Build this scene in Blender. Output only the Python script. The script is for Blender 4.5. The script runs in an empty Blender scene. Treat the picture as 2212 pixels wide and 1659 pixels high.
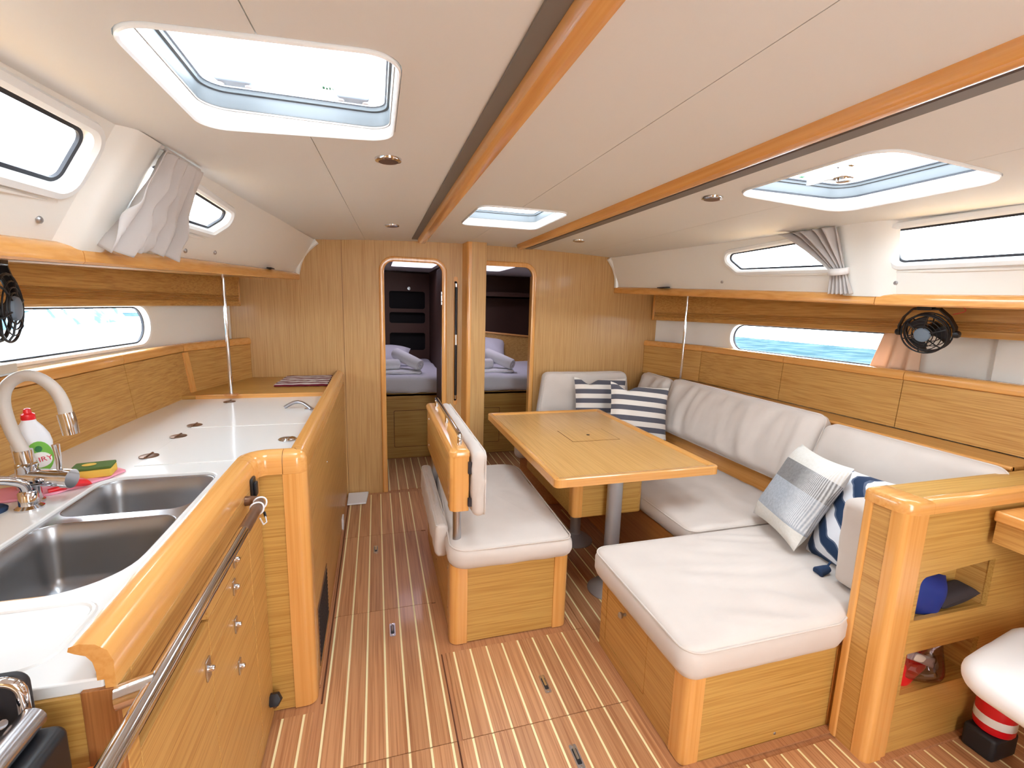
import bpy, bmesh, math, random
from mathutils import Vector, Matrix, noise
from mathutils.geometry import delaunay_2d_cdt
random.seed(7)
scene = bpy.context.scene
COL = scene.collection
R = math.radians
PI = math.pi

# ------------------------------------------------------------------ camera, light, exposure
cam_d = bpy.data.cameras.new('camera'); cam = bpy.data.objects.new('camera', cam_d); COL.objects.link(cam)
def cam_matrix(yaw, pitch, roll, loc):
    cy, sy, cp, sp, cr, sr = math.cos(yaw), math.sin(yaw), math.cos(pitch), math.sin(pitch), math.cos(roll), math.sin(roll)
    f = Vector((sy*cp, cy*cp, -sp)); r = Vector((cy, -sy, 0)); u = r.cross(f)
    r2 = cr*r + sr*u; u2 = -sr*r + cr*u
    m = Matrix((r2, u2, -f)).transposed().to_4x4(); m.translation = loc
    return m
cam.matrix_world = cam_matrix(R(16.43), R(9.47), R(1.56), (0, 0, 1.5))
cam_d.sensor_width = 36.0; cam_d.lens = 36.0*1000/2212; cam_d.clip_start = 0.02
scene.camera = cam

world = bpy.data.worlds.new('sky'); scene.world = world; world.use_nodes = True
wb = world.node_tree.nodes['Background']; wb.inputs[0].default_value = (0.885, 0.95, 1.0, 1); wb.inputs[1].default_value = 7.8
scene.view_settings.view_transform = 'Standard'; scene.view_settings.look = 'None'
scene.view_settings.gamma = 1.0; scene.view_settings.use_curve_mapping = False
scene.view_settings.exposure = 1.0
scene.cycles.max_bounces = 6; scene.cycles.diffuse_bounces = 4; scene.cycles.glossy_bounces = 3; scene.cycles.transparent_max_bounces = 16
scene.cycles.sample_clamp_indirect = 8.0
def portal(loc, rot, sx, sy):
    l = bpy.data.lights.new('daylight_portal', 'AREA'); l.shape = 'RECTANGLE'; l.size = sx; l.size_y = sy
    l.cycles.is_portal = True
    o = bpy.data.objects.new('daylight_portal', l); COL.objects.link(o); o.location = loc; o.rotation_euler = rot

# ------------------------------------------------------------------ materials
def lin(c):
    return tuple(((v/255)/12.92 if v/255 <= .04045 else ((v/255+.055)/1.055)**2.4) for v in c) + (1,)
MATS = {}
def base_mat(name, rgb, rough=.5, metal=0, coat=0, spec=.5, sheen=0):
    m = bpy.data.materials.new(name); m.use_nodes = True
    b = m.node_tree.nodes['Principled BSDF']
    b.inputs['Base Color'].default_value = lin(rgb); b.inputs['Roughness'].default_value = rough
    b.inputs['Metallic'].default_value = metal; b.inputs['Coat Weight'].default_value = coat
    b.inputs['Coat Roughness'].default_value = .08
    b.inputs['Specular IOR Level'].default_value = spec
    b.inputs['Sheen Weight'].default_value = sheen
    MATS[name] = m
    return m, m.node_tree, b
def nd(nt, t, **k):
    n = nt.nodes.new(t)
    for a, v in k.items(): setattr(n, a, v)
    return n
def wood(name, c1, c2, grain, rough=.35, coat=.15, scale=1.0, contrast=1.0, per_object=False, rotz=0):
    m, nt, b = base_mat(name, c1, rough, 0, coat)
    tc = nd(nt, 'ShaderNodeTexCoord'); mp = nd(nt, 'ShaderNodeMapping')
    lo, hi = 2.6*scale, 150*scale
    mp.inputs['Scale'].default_value = tuple(lo if a == grain else hi for a in 'xyz')
    src = tc.outputs['Object']
    if rotz:
        vr = nd(nt, 'ShaderNodeVectorRotate', rotation_type='Z_AXIS'); vr.inputs['Angle'].default_value = R(rotz); nt.links.new(src, vr.inputs['Vector']); src = vr.outputs[0]
    if per_object:
        oi = nd(nt, 'ShaderNodeObjectInfo'); ad = nd(nt, 'ShaderNodeVectorMath', operation='ADD')
        mu = nd(nt, 'ShaderNodeVectorMath', operation='SCALE'); mu.inputs[0].default_value = (13, 7, 5)
        nt.links.new(oi.outputs['Random'], mu.inputs['Scale']); nt.links.new(src, ad.inputs[0]); nt.links.new(mu.outputs[0], ad.inputs[1])
        src = ad.outputs[0]
    nt.links.new(src, mp.inputs['Vector'])
    n1 = nd(nt, 'ShaderNodeTexNoise'); n1.inputs['Scale'].default_value = 1.0; n1.inputs['Detail'].default_value = 3; n1.inputs['Distortion'].default_value = .6
    nt.links.new(mp.outputs[0], n1.inputs['Vector'])
    mp2 = nd(nt, 'ShaderNodeMapping'); mp2.inputs['Scale'].default_value = tuple(3.5*scale if a == grain else 260*scale for a in 'xyz')
    nt.links.new(src, mp2.inputs['Vector'])
    n2 = nd(nt, 'ShaderNodeTexNoise'); n2.inputs['Scale'].default_value = 1.0; n2.inputs['Detail'].default_value = 2
    nt.links.new(mp2.outputs[0], n2.inputs['Vector'])
    ad2 = nd(nt, 'ShaderNodeMath', operation='MULTIPLY_ADD'); ad2.inputs[1].default_value = .6
    nt.links.new(n2.outputs['Fac'], ad2.inputs[0]); nt.links.new(n1.outputs['Fac'], ad2.inputs[2])
    rp = nd(nt, 'ShaderNodeValToRGB')
    rp.color_ramp.elements[0].position = .80-.22*contrast; rp.color_ramp.elements[0].color = lin(c2)
    rp.color_ramp.elements[1].position = .80+.10*contrast; rp.color_ramp.elements[1].color = lin(c1)
    nt.links.new(ad2.outputs[0], rp.inputs[0])
    out = rp.outputs[0]
    if per_object:
        hs = nd(nt, 'ShaderNodeHueSaturation'); mr = nd(nt, 'ShaderNodeMapRange')
        mr.inputs['To Min'].default_value = .92; mr.inputs['To Max'].default_value = 1.08
        nt.links.new(oi.outputs['Random'], mr.inputs['Value']); nt.links.new(mr.outputs[0], hs.inputs['Value']); nt.links.new(out, hs.inputs['Color'])
        out = hs.outputs[0]
    nt.links.new(out, b.inputs['Base Color'])
    bp = nd(nt, 'ShaderNodeBump'); bp.inputs['Strength'].default_value = .06; bp.inputs['Distance'].default_value = .002
    nt.links.new(n2.outputs['Fac'], bp.inputs['Height']); nt.links.new(bp.outputs[0], b.inputs['Normal'])
    return m
def fabric(name, rgb, rgb2=None, scale=420, bump=.15, rough=.85):
    m, nt, b = base_mat(name, rgb, rough, 0, 0, .2, .15)
    tc = nd(nt, 'ShaderNodeTexCoord')
    n = nd(nt, 'ShaderNodeTexNoise'); n.inputs['Scale'].default_value = scale; n.inputs['Detail'].default_value = 2
    nt.links.new(tc.outputs['Object'], n.inputs['Vector'])
    n2 = nd(nt, 'ShaderNodeTexNoise'); n2.inputs['Scale'].default_value = 9; n2.inputs['Detail'].default_value = 3
    nt.links.new(tc.outputs['Object'], n2.inputs['Vector'])
    mx = nd(nt, 'ShaderNodeMix', data_type='RGBA'); mx.inputs[6].default_value = lin(rgb); mx.inputs[7].default_value = lin(rgb2 or tuple(c*.93 for c in rgb))
    nt.links.new(n2.outputs['Fac'], mx.inputs[0]); nt.links.new(mx.outputs[2], b.inputs['Base Color'])
    bp = nd(nt, 'ShaderNodeBump'); bp.inputs['Strength'].default_value = bump; bp.inputs['Distance'].default_value = .001
    nt.links.new(n.outputs['Fac'], bp.inputs['Height']); nt.links.new(bp.outputs[0], b.inputs['Normal'])
    return m
def stripes(name, axis, bands, default, rgbs, rough=.85):
    """bands: list of (position, colour index) along a local axis; constant ramp."""
    m, nt, b = base_mat(name, default, rough, 0, 0, .2, .1)
    tc = nd(nt, 'ShaderNodeTexCoord'); sp = nd(nt, 'ShaderNodeSeparateXYZ'); nt.links.new(tc.outputs['Object'], sp.inputs[0])
    mr = nd(nt, 'ShaderNodeMapRange'); mr.inputs['From Min'].default_value = -.25; mr.inputs['From Max'].default_value = .25
    nt.links.new(sp.outputs[axis], mr.inputs['Value'])
    rp = nd(nt, 'ShaderNodeValToRGB'); cr = rp.color_ramp; cr.interpolation = 'CONSTANT'
    for i, (p, ci) in enumerate(bands):
        e = cr.elements[i] if i < 2 else cr.elements.new(p)
        e.position = p; e.color = lin(rgbs[ci])
    nt.links.new(mr.outputs[0], rp.inputs[0])
    n = nd(nt, 'ShaderNodeTexNoise'); n.inputs['Scale'].default_value = 500; nt.links.new(tc.outputs['Object'], n.inputs['Vector'])
    bp = nd(nt, 'ShaderNodeBump'); bp.inputs['Strength'].default_value = .2; bp.inputs['Distance'].default_value = .001
    nt.links.new(n.outputs['Fac'], bp.inputs['Height']); nt.links.new(bp.outputs[0], b.inputs['Normal'])
    nt.links.new(rp.outputs[0], b.inputs['Base Color'])
    return m, nt, b, rp, tc
def pane_mat(name, rgb, gloss=.06):
    m = bpy.data.materials.new(name); m.use_nodes = True; nt = m.node_tree; nt.nodes.clear()
    o = nd(nt, 'ShaderNodeOutputMaterial'); t = nd(nt, 'ShaderNodeBsdfTransparent'); t.inputs[0].default_value = lin(rgb)
    g = nd(nt, 'ShaderNodeBsdfGlossy'); g.inputs['Roughness'].default_value = .03
    mx = nd(nt, 'ShaderNodeMixShader'); mx.inputs[0].default_value = gloss
    nt.links.new(t.outputs[0], mx.inputs[1]); nt.links.new(g.outputs[0], mx.inputs[2]); nt.links.new(mx.outputs[0], o.inputs[0])
    MATS[name] = m
    return m

OAK1, OAK2 = (206, 158, 90), (176, 122, 56)
wood('oak_v', (208, 165, 106), (186, 139, 80), 'z', .42, .1, contrast=1.2)
wood('oak_y', OAK1, OAK2, 'y', .40, .12, contrast=1.2)
wood('oak_x', (206, 162, 88), (178, 128, 56), 'x', .40, .12, contrast=1.2)
wood('oak_corner_L', OAK1, OAK2, 'y', .40, .12, contrast=1.2, rotz=19)
wood('oak_corner_R', OAK1, OAK2, 'y', .40, .12, contrast=1.2, rotz=-17)
wood('oak_table', (218, 170, 104), (196, 144, 80), 'y', .32, .25, contrast=1.2)
wood('beech_y', (228, 166, 94), (218, 152, 80), 'y', .24, .5, .5)
wood('beech_x', (228, 166, 94), (218, 152, 80), 'x', .24, .5, .5)
wood('beech_z', (230, 168, 94), (220, 154, 80), 'z', .24, .5, .5)
wood('beech_dark', (206, 140, 78), (190, 124, 62), 'y', .3, .4, .5)
wood('teak', (200, 146, 102), (166, 110, 70), 'y', .36, .2, .8, per_object=True)
wood('teak_margin', (192, 136, 94), (166, 110, 72), 'y', .4, .15, .8)
wood('cut_wood', (178, 118, 64), (150, 92, 46), 'z', .5, 0)
base_mat('holly', (250, 236, 184), .4)
base_mat('groove', (92, 48, 24), .7)
base_mat('gelcoat', (240, 237, 230), .28, 0, .25)
base_mat('ceiling_vinyl', (229, 228, 224), .62)
base_mat('seam', (150, 138, 128), .8)
base_mat('frame_white', (240, 241, 240), .3, 0, .2)
base_mat('frame_grey', (96, 99, 101), .5)
base_mat('pedestal_metal', (186, 186, 190), .36, .45)
base_mat('laminate', (240, 240, 238), .22, 0, .3)
base_mat('laminate_line', (206, 204, 200), .4)
base_mat('rubber', (34, 34, 42), .6)
base_mat('black_plastic', (22, 22, 26), .35)
base_mat('black_soft', (30, 28, 32), .55)
base_mat('chrome', (222, 222, 226), .08, 1)
base_mat('steel', (196, 196, 200), .24, 1)
base_mat('brushed', (186, 186, 190), .34, 1)
base_mat('sink_steel', (168, 168, 170), .34, .95)
base_mat('aluminium', (176, 176, 182), .35, 1)
base_mat('bronze_tube', (134, 104, 84), .35, .7)
base_mat('grey_plastic', (176, 188, 204), .4)
base_mat('hub_grey', (110, 124, 138), .4)
base_mat('white_plastic', (236, 236, 240), .4)
base_mat('tap_beige', (206, 196, 186), .45)
base_mat('red_plastic', (226, 26, 36), .3)
base_mat('green_print', (120, 190, 70), .5)
base_mat('dark_green', (40, 120, 60), .5)
base_mat('label_white', (244, 244, 240), .5)
base_mat('red_print', (214, 24, 60), .5)
base_mat('sponge_yellow', (236, 196, 84), .9)
base_mat('sponge_green', (86, 112, 50), .95)
base_mat('pink_cloth', (246, 164, 184), .9)
base_mat('navy', (36, 58, 92), .85)
base_mat('blue_bag', (22, 46, 128), .6)
base_mat('dark_cloth', (58, 50, 52), .9)
base_mat('bedding', (226, 226, 236), .9)
base_mat('towel_white', (240, 240, 244), .95)
base_mat('cabin_shaded_wood', (92, 62, 50), .6)  # cabin oak with the gloom of the cabins put into its colour
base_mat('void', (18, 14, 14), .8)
base_mat('peach', (236, 200, 170), .9)
base_mat('tie_white', (226, 220, 216), .9)
base_mat('stool_white', (238, 236, 234), .5)
base_mat('blind_grey', (120, 112, 104), .55)
base_mat('water', (120, 186, 206), .25)
base_mat('hull_far', (225, 235, 240), .5)
base_mat('lens', (190, 184, 178), .35)
base_mat('pale_wood', (216, 204, 186), .55)
base_mat('orange_knob', (220, 110, 40), .5)
fabric('cushion', (218, 207, 198), (208, 196, 187))
fabric('curtain_fabric', (202, 195, 191), (192, 185, 181))
pane_mat('pane_clear', (248, 252, 255), .03)
pane_mat('pane_smoked', (214, 206, 214), .04)
pane_mat('plastic_film', (215, 205, 210), .16)

# ------------------------------------------------------------------ mesh helpers
class MB:
    def __init__(s): s.v = []; s.f = []
    def add(s, vs, fs):
        o = len(s.v); s.v += [tuple(v) for v in vs]; s.f += [tuple(i+o for i in f) for f in fs]; return s
    def box(s, a, b):
        x0, y0, z0 = a; x1, y1, z1 = b
        return s.hexa([(x0,y0,z0),(x1,y0,z0),(x1,y1,z0),(x0,y1,z0),(x0,y0,z1),(x1,y0,z1),(x1,y1,z1),(x0,y1,z1)])
    def hexa(s, p):
        return s.add(p, [(0,3,2,1),(4,5,6,7),(0,1,5,4),(1,2,6,5),(2,3,7,6),(3,0,4,7)])
    def prism(s, poly, fn, a, b):
        """poly 2D, fn(u,v,w)->xyz, extruded w from a to b"""
        n = len(poly)
        vs = [fn(u, v, a) for u, v in poly] + [fn(u, v, b) for u, v in poly]
        fs = [tuple(range(n))[::-1], tuple(range(n, 2*n))] + [(i, (i+1) % n, n+(i+1) % n, n+i) for i in range(n)]
        return s.add(vs, fs)
    def plate(s, outer, holes, fn, a, b, grid=None):
        """flat or curved plate with holes; thickness a..b"""
        vs, tris = cdt(outer, holes, grid)
        n = len(vs)
        V = [fn(u, v, a) for u, v in vs] + [fn(u, v, b) for u, v in vs]
        F = [t[::-1] for t in tris] + [tuple(i+n for i in t) for t in tris]
        cnt = {}
        for t in tris:
            for i in range(3):
                e = (t[i], t[(i+1) % 3]); cnt[e] = cnt.get(e, 0)+1
        for (p, q) in cnt:
            if (q, p) not in cnt: F.append((p, q, q+n, p+n))
        return s.add(V, F)
    def tube(s, path, r, seg=12, caps=True, closed=False):
        path = [Vector(p) for p in path]; n = len(path)
        rr = r if isinstance(r, (list, tuple)) else [r]*n
        rings = []; up = None
        for i, p in enumerate(path):
            if closed: t = (path[(i+1) % n]-path[i-1]).normalized()
            else: t = (path[min(i+1, n-1)]-path[max(i-1, 0)]).normalized()
            if up is None:
                up = Vector((0,0,1)) if abs(t.z) < .9 else Vector((1,0,0))
            a = t.cross(up).normalized(); up = a.cross(t).normalized()
            rings.append([p + rr[i]*(math.cos(2*PI*k/seg)*a + math.sin(2*PI*k/seg)*up) for k in range(seg)])
        vs = [v for g in rings for v in g]; fs = []
        for i in range(n if closed else n-1):
            j = (i+1) % n
            for k in range(seg):
                fs.append((i*seg+k, i*seg+(k+1) % seg, j*seg+(k+1) % seg, j*seg+k))
        if caps and not closed:
            fs.append(tuple(range(seg))[::-1]); fs.append(tuple(range((n-1)*seg, n*seg)))
        return s.add(vs, fs)
    def lathe(s, prof, c, axis='z', seg=24, M=None):
        """prof: list of (r, h)"""
        vs = []; fs = []; n = len(prof)
        for r, h in prof:
            for k in range(seg):
                a = 2*PI*k/seg; p = Vector((r*math.cos(a), r*math.sin(a), h))
                if axis == 'x': p = Vector((p.z, p.x, p.y))
                if axis == 'y': p = Vector((p.x, p.z, -p.y))
                if M: p = M @ p
                vs.append(Vector(c)+p)
        for i in range(n-1):
            for k in range(seg):
                fs.append((i*seg+k, i*seg+(k+1) % seg, (i+1)*seg+(k+1) % seg, (i+1)*seg+k))
        fs.append(tuple(range(seg))[::-1]); fs.append(tuple(range((n-1)*seg, n*seg)))
        return s.add(vs, fs)
    def sweep(s, prof, path, nrm=(0,0,1), closed=False):
        """prof (a,b): a sideways (tangent x nrm), b along nrm; mitred"""
        path = [Vector(p) for p in path]; n = len(path); N = Vector(nrm); m = len(prof); vs = []; fs = []
        for i, p in enumerate(path):
            if closed: t0 = (p-path[i-1]).normalized(); t1 = (path[(i+1) % n]-p).normalized()
            else:
                t0 = (p-path[i-1]).normalized() if i else (path[1]-p).normalized()
                t1 = (path[i+1]-p).normalized() if i < n-1 else t0
            a0 = t0.cross(N).normalized(); a1 = t1.cross(N).normalized()
            a = (a0+a1).normalized(); k = 1/max(.35, a.dot(a0))
            for u, v in prof: vs.append(p + a*(u*k) + N*v)
        for i in range(n if closed else n-1):
            j = (i+1) % n
            for k in range(m):
                fs.append((i*m+k, i*m+(k+1) % m, j*m+(k+1) % m, j*m+k))
        if not closed:
            fs.append(tuple(range(m))[::-1]); fs.append(tuple(range((n-1)*m, n*m)))
        return s.add(vs, fs)
    def grid(s, nu, nv, fn):
        vs = [fn(i/nu, j/nv) for j in range(nv+1) for i in range(nu+1)]
        fs = [(j*(nu+1)+i, j*(nu+1)+i+1, (j+1)*(nu+1)+i+1, (j+1)*(nu+1)+i) for j in range(nv) for i in range(nu)]
        return s.add(vs, fs)
    def pad(s, outline, z0, z1, r, puff=.015, M=None, wr=.003, wf=(14, 14, 14), seed=0, warp=None, step=.025):
        """stuffed cushion over a convex plan outline"""
        o = resample(outline, step); n = len(o)
        area = sum(o[i][0]*o[(i+1) % n][1]-o[(i+1) % n][0]*o[i][1] for i in range(n))
        if area < 0: o = o[::-1]
        nr = []
        for i in range(n):
            a = Vector(o[(i+1) % n])-Vector(o[i-1]); nr.append(Vector((a.y, -a.x)).normalized())
        c = Vector((sum(p[0] for p in o)/n, sum(p[1] for p in o)/n))
        rr = min(r, (z1-z0)/2)
        rings = []
        K = 5
        for sc in (.35, .75): rings.append((rr, sc, z0, 0))
        for k in range(K+1):
            a = PI/2*k/K; rings.append((rr*(1-math.sin(a)), 1, z0+rr*(1-math.cos(a)), 0))
        for k in range(K+1):
            a = PI/2*k/K; rings.append((rr*(1-math.cos(a)), 1, z1-rr*(1-math.sin(a)), 0))
        for sc in (.95, .88, .8, .7, .6, .5, .4, .3, .2, .1): rings.append((rr, sc, z1, 1))
        V = []; F = []
        so = Vector((seed*3.1, seed*1.7, seed*.9))
        def put(x, y, z, d):
            p = Vector((x, y, z)); w = Vector((p.x*wf[0], p.y*wf[1], p.z*wf[2]))+so
            q = noise.noise(w)*wr + noise.noise(w*2.3)*wr*.4
            p.z += q + d
            p.x += noise.noise(w+Vector((5, 0, 0)))*wr; p.y += noise.noise(w+Vector((0, 5, 0)))*wr
            if warp: p = Vector(warp(p))
            if M: p = M @ p
            V.append(p)
        put(c.x, c.y, z0, 0)
        for ins, sc, z, top in rings:
            for i in range(n):
                q = Vector(o[i])-nr[i]*ins; q = c+(q-c)*sc
                put(q.x, q.y, z, puff*(1-sc*sc) if top else 0)
        put(c.x, c.y, z1, puff)
        for i in range(n): F.append((0, 1+(i+1) % n, 1+i))
        for k in range(len(rings)-1):
            b = 1+k*n
            for i in range(n): F.append((b+i, b+(i+1) % n, b+n+(i+1) % n, b+n+i))
        b = 1+(len(rings)-1)*n; e = len(V)-1
        for i in range(n): F.append((b+i, b+(i+1) % n, e))
        return s.add(V, F)
    def boxpad(s, w, h, z0, z1, rc, r, puff, M, wrf=None, wr=.003, seed=0, step=.022, warp=None):
        """rectangular stuffed cushion 0..w x 0..h; wrf(x,y) extra relief on the front"""
        nu = max(12, int(w/step)); nv = max(10, int(h/step)); W, H = w/2, h/2; T = (z1-z0)/2; zm = (z0+z1)/2; r = min(r, T)
        def sp(i, n, L):
            t = 2*i/n-1; e = .35; t = (1-e)*t+e*math.sin(t*PI/2); return t*L
        V = []; F = []; so = Vector((seed*3.1, seed*1.7, seed))
        for side in (1, -1):
            b0 = len(V)
            for j in range(nv+1):
                for i in range(nu+1):
                    x, y = sp(i, nu, W), sp(j, nv, H)
                    cx = max(-(W-rc), min(W-rc, x)); cy = max(-(H-rc), min(H-rc, y)); dx, dy = x-cx, y-cy
                    if dx and dy:
                        k = max(abs(dx), abs(dy))/math.hypot(dx, dy); dx *= k; dy *= k; d = rc-math.hypot(dx, dy)
                    else: d = min(W-abs(x), H-abs(y))
                    x, y = cx+dx, cy+dy; d = max(0, d)
                    pr = 1 if d >= r else math.sqrt(max(0, 1-(1-d/r)**2))
                    z = side*((T-r)+r*pr)
                    if d < 1e-6: z = side*(T-r)
                    if side > 0:
                        ed = min(1, d/.05)
                        z += puff*(1-(x/W)**2)*(1-(y/H)**2)
                        if wrf: z += wrf(x+W, y+H)*ed
                        z += noise.noise(Vector((x*9, y*9, 0))+so)*wr*ed
                    q = noise.noise(Vector((x*12, y*12, 3+side))+so)*wr*.5
                    p = Vector((x+W+q, y+H+q, zm+z))
                    V.append(M @ (Vector(warp(p)) if warp else p))
            for j in range(nv):
                for i in range(nu):
                    f = (b0+j*(nu+1)+i, b0+j*(nu+1)+i+1, b0+(j+1)*(nu+1)+i+1, b0+(j+1)*(nu+1)+i)
                    F.append(f if side > 0 else f[::-1])
        n1 = (nu+1)*(nv+1)
        ring = [i for i in range(nu+1)]+[j*(nu+1)+nu for j in range(1, nv+1)]+[nv*(nu+1)+i for i in range(nu-1, -1, -1)]+[j*(nu+1) for j in range(nv-1, 0, -1)]
        for a, b in zip(ring, ring[1:]+ring[:1]): F.append((b, a, a+n1, b+n1))
        return s.add(V, F)
    def pillow(s, w, h, t, M, wr=.004, seed=0, n=22, dent=0):
        V = []; F = []
        so = Vector((seed*2.3, seed*1.1, seed))
        for side in (1, -1):
            base = len(V)
            for j in range(n+1):
                for i in range(n+1):
                    u = 2*i/n-1; v = 2*j/n-1
                    pinch = 1-.07*(1-abs(u)**2)*abs(v)**6*0 
                    x = u*w/2*(1-.09*(1-abs(v)**2.2)*abs(u)**3*0 - .08*(1-v*v)*abs(u)**4*0)
                    x = u*w/2*(1-.07*(1-v*v)); y = v*h/2*(1-.07*(1-u*u))
                    z = side*t/2*((1-u**4)*(1-v**4))**.6
                    if dent and v > 0: y -= dent*math.exp(-((u+.45)/.25)**2)*v**3*h
                    p = Vector((x, y, z)); q = noise.noise(Vector((x*9, y*9, side*2))+so)*wr*((1-u**6)*(1-v**6))
                    p.z += q
                    V.append(M @ p)
            for j in range(n):
                for i in range(n):
                    f = (base+j*(n+1)+i, base+j*(n+1)+i+1, base+(j+1)*(n+1)+i+1, base+(j+1)*(n+1)+i)
                    F.append(f if side > 0 else f[::-1])
        return s.add(V, F)
def resample(o, step):
    out = []
    n = len(o)
    for i in range(n):
        a = Vector(o[i]); b = Vector(o[(i+1) % n]); k = max(1, int((b-a).length/step+.5))
        for j in range(k): out.append(tuple(a.lerp(b, j/k)))
    return out
def rpoly(pts, rad, seg=6):
    out = []; n = len(pts)
    for i in range(n):
        r = rad[i] if isinstance(rad, (list, tuple)) else rad
        p = Vector(pts[i]); a = (Vector(pts[i-1])-p); b = (Vector(pts[(i+1) % n])-p)
        la, lb = a.length, b.length; a.normalize(); b.normalize()
        if r <= 0: out.append(tuple(p)); continue
        ang = math.acos(max(-1, min(1, a.dot(b)))); d = min(r/math.tan(ang/2), la*.49, lb*.49)
        r = d*math.tan(ang/2)
        p0 = p+a*d; p1 = p+b*d; c = p+(a+b).normalized()*(r/math.sin(ang/2))
        v0 = p0-c; v1 = p1-c
        a0 = math.atan2(v0.y, v0.x); a1 = math.atan2(v1.y, v1.x); da = (a1-a0+PI) % (2*PI)-PI
        for k in range(seg+1):
            t = a0+da*k/seg; out.append((c.x+r*math.cos(t), c.y+r*math.sin(t)))
    return out
def rrect(x0, y0, x1, y1, r, seg=6): return rpoly([(x0,y0),(x1,y0),(x1,y1),(x0,y1)], r, seg)
def inpoly(p, poly):
    x, y = p; c = False; n = len(poly); j = n-1
    for i in range(n):
        xi, yi = poly[i]; xj, yj = poly[j]
        if (yi > y) != (yj > y) and x < (xj-xi)*(y-yi)/(yj-yi)+xi: c = not c
        j = i
    return c
def cdt(outer, holes, grid=None):
    pts = []; edges = []
    for lp in [outer]+list(holes):
        o = len(pts); n = len(lp); pts += [Vector(p) for p in lp]; edges += [(o+i, o+(i+1) % n) for i in range(n)]
    if grid:
        for g in grid:
            if inpoly(g, outer) and not any(inpoly(g, h) for h in holes): pts.append(Vector(g))
    r = delaunay_2d_cdt(pts, edges, [], 0, 1e-6)
    vs = [tuple(v) for v in r[0]]; tris = []
    for f in r[2]:
        c = (sum(vs[i][0] for i in f)/3, sum(vs[i][1] for i in f)/3)
        if inpoly(c, outer) and not any(inpoly(c, h) for h in holes):
            a, b, d = [vs[i] for i in f]
            ar = (b[0]-a[0])*(d[1]-a[1])-(b[1]-a[1])*(d[0]-a[0])
            if abs(ar) < 1e-6*max(1e-3, (Vector(b)-Vector(a)).length, (Vector(d)-Vector(a)).length): continue
            ccw = ar > 0
            tris.append(tuple(f) if ccw else tuple(f)[::-1])
    return vs, tris
def offset_poly(poly, d):
    """outward positive for ccw polygons"""
    n = len(poly); out = []
    ar = sum(poly[i][0]*poly[(i+1) % n][1]-poly[(i+1) % n][0]*poly[i][1] for i in range(n))
    sg = 1 if ar > 0 else -1
    for i in range(n):
        p0, p, p1 = Vector(poly[i-1]), Vector(poly[i]), Vector(poly[(i+1) % n])
        e0 = (p-p0); e1 = (p1-p)
        if e0.length < 1e-9: e0 = e1
        if e1.length < 1e-9: e1 = e0
        n0 = Vector((e0.y, -e0.x)).normalized()*sg; n1 = Vector((e1.y, -e1.x)).normalized()*sg
        m = (n0+n1).normalized(); out.append(tuple(p+m*(d/max(.5, m.dot(n0)))))
    return out
INV = {}
def finish(name, mb, mat, parent=None, bevel=0, solid=0, smooth=True, ang=38, origin=None, subsurf=0):
    me = bpy.data.meshes.new(name); vs = mb.v
    if origin is not None:
        o0 = Vector(origin); vs = [tuple(Vector(v)-o0) for v in vs]
    me.from_pydata(vs, [], mb.f); me.validate(); 
    bm = bmesh.new(); bm.from_mesh(me); bmesh.ops.recalc_face_normals(bm, faces=bm.faces); bm.to_mesh(me); bm.free()
    if smooth:
        me.polygons.foreach_set('use_smooth', [True]*len(me.polygons)); me.set_sharp_from_angle(angle=R(ang))
    me.materials.append(MATS[mat] if isinstance(mat, str) else mat)
    ob = bpy.data.objects.new(name, me); COL.objects.link(ob)
    if origin is not None: ob.location = origin
    if solid:
        md = ob.modifiers.new('thickness', 'SOLIDIFY'); md.thickness = solid; md.offset = 0
    if bevel:
        md = ob.modifiers.new('edge', 'BEVEL'); md.width = bevel; md.segments = 2; md.limit_method = 'ANGLE'; md.angle_limit = R(40)
    if parent is not None:
        ob.parent = parent; ob.matrix_parent_inverse = INV.get(parent.name, Matrix.Translation(-Vector(parent.location)))
    return ob
def tag(o, label, cat, group=None):
    o['label'] = label; o['category'] = cat
    if group: o['group'] = group
    return o
def struct(o, label=None):
    o['kind'] = 'structure'
    if label: o['label'] = label
    return o
def thing(name, label, cat, loc, group=None):
    o = bpy.data.objects.new(name, None); COL.objects.link(o); o.location = loc; o.empty_display_size = .05
    return tag(o, label, cat, group)
def copy_tree(o, parent=None):
    c = o.copy(); COL.objects.link(c)
    if parent is not None: c.parent = parent
    for ch in [q for q in bpy.data.objects if q.parent == o]: copy_tree(ch, c)
    return c
def interp(t, y):
    t = sorted(t)
    if y <= t[0][0]: return t[0][1]
    for (a, b), (c, d) in zip(t, t[1:]):
        if y <= c: return b+(d-b)*(y-a)/(c-a)
    return t[-1][1]
XYZ = lambda u, v, w: (u, v, w)
XZ = lambda u, v, w: (u, w, v)     # plate standing across the boat
YZ = lambda u, v, w: (w, u, v)     # plate standing along the boat

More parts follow.
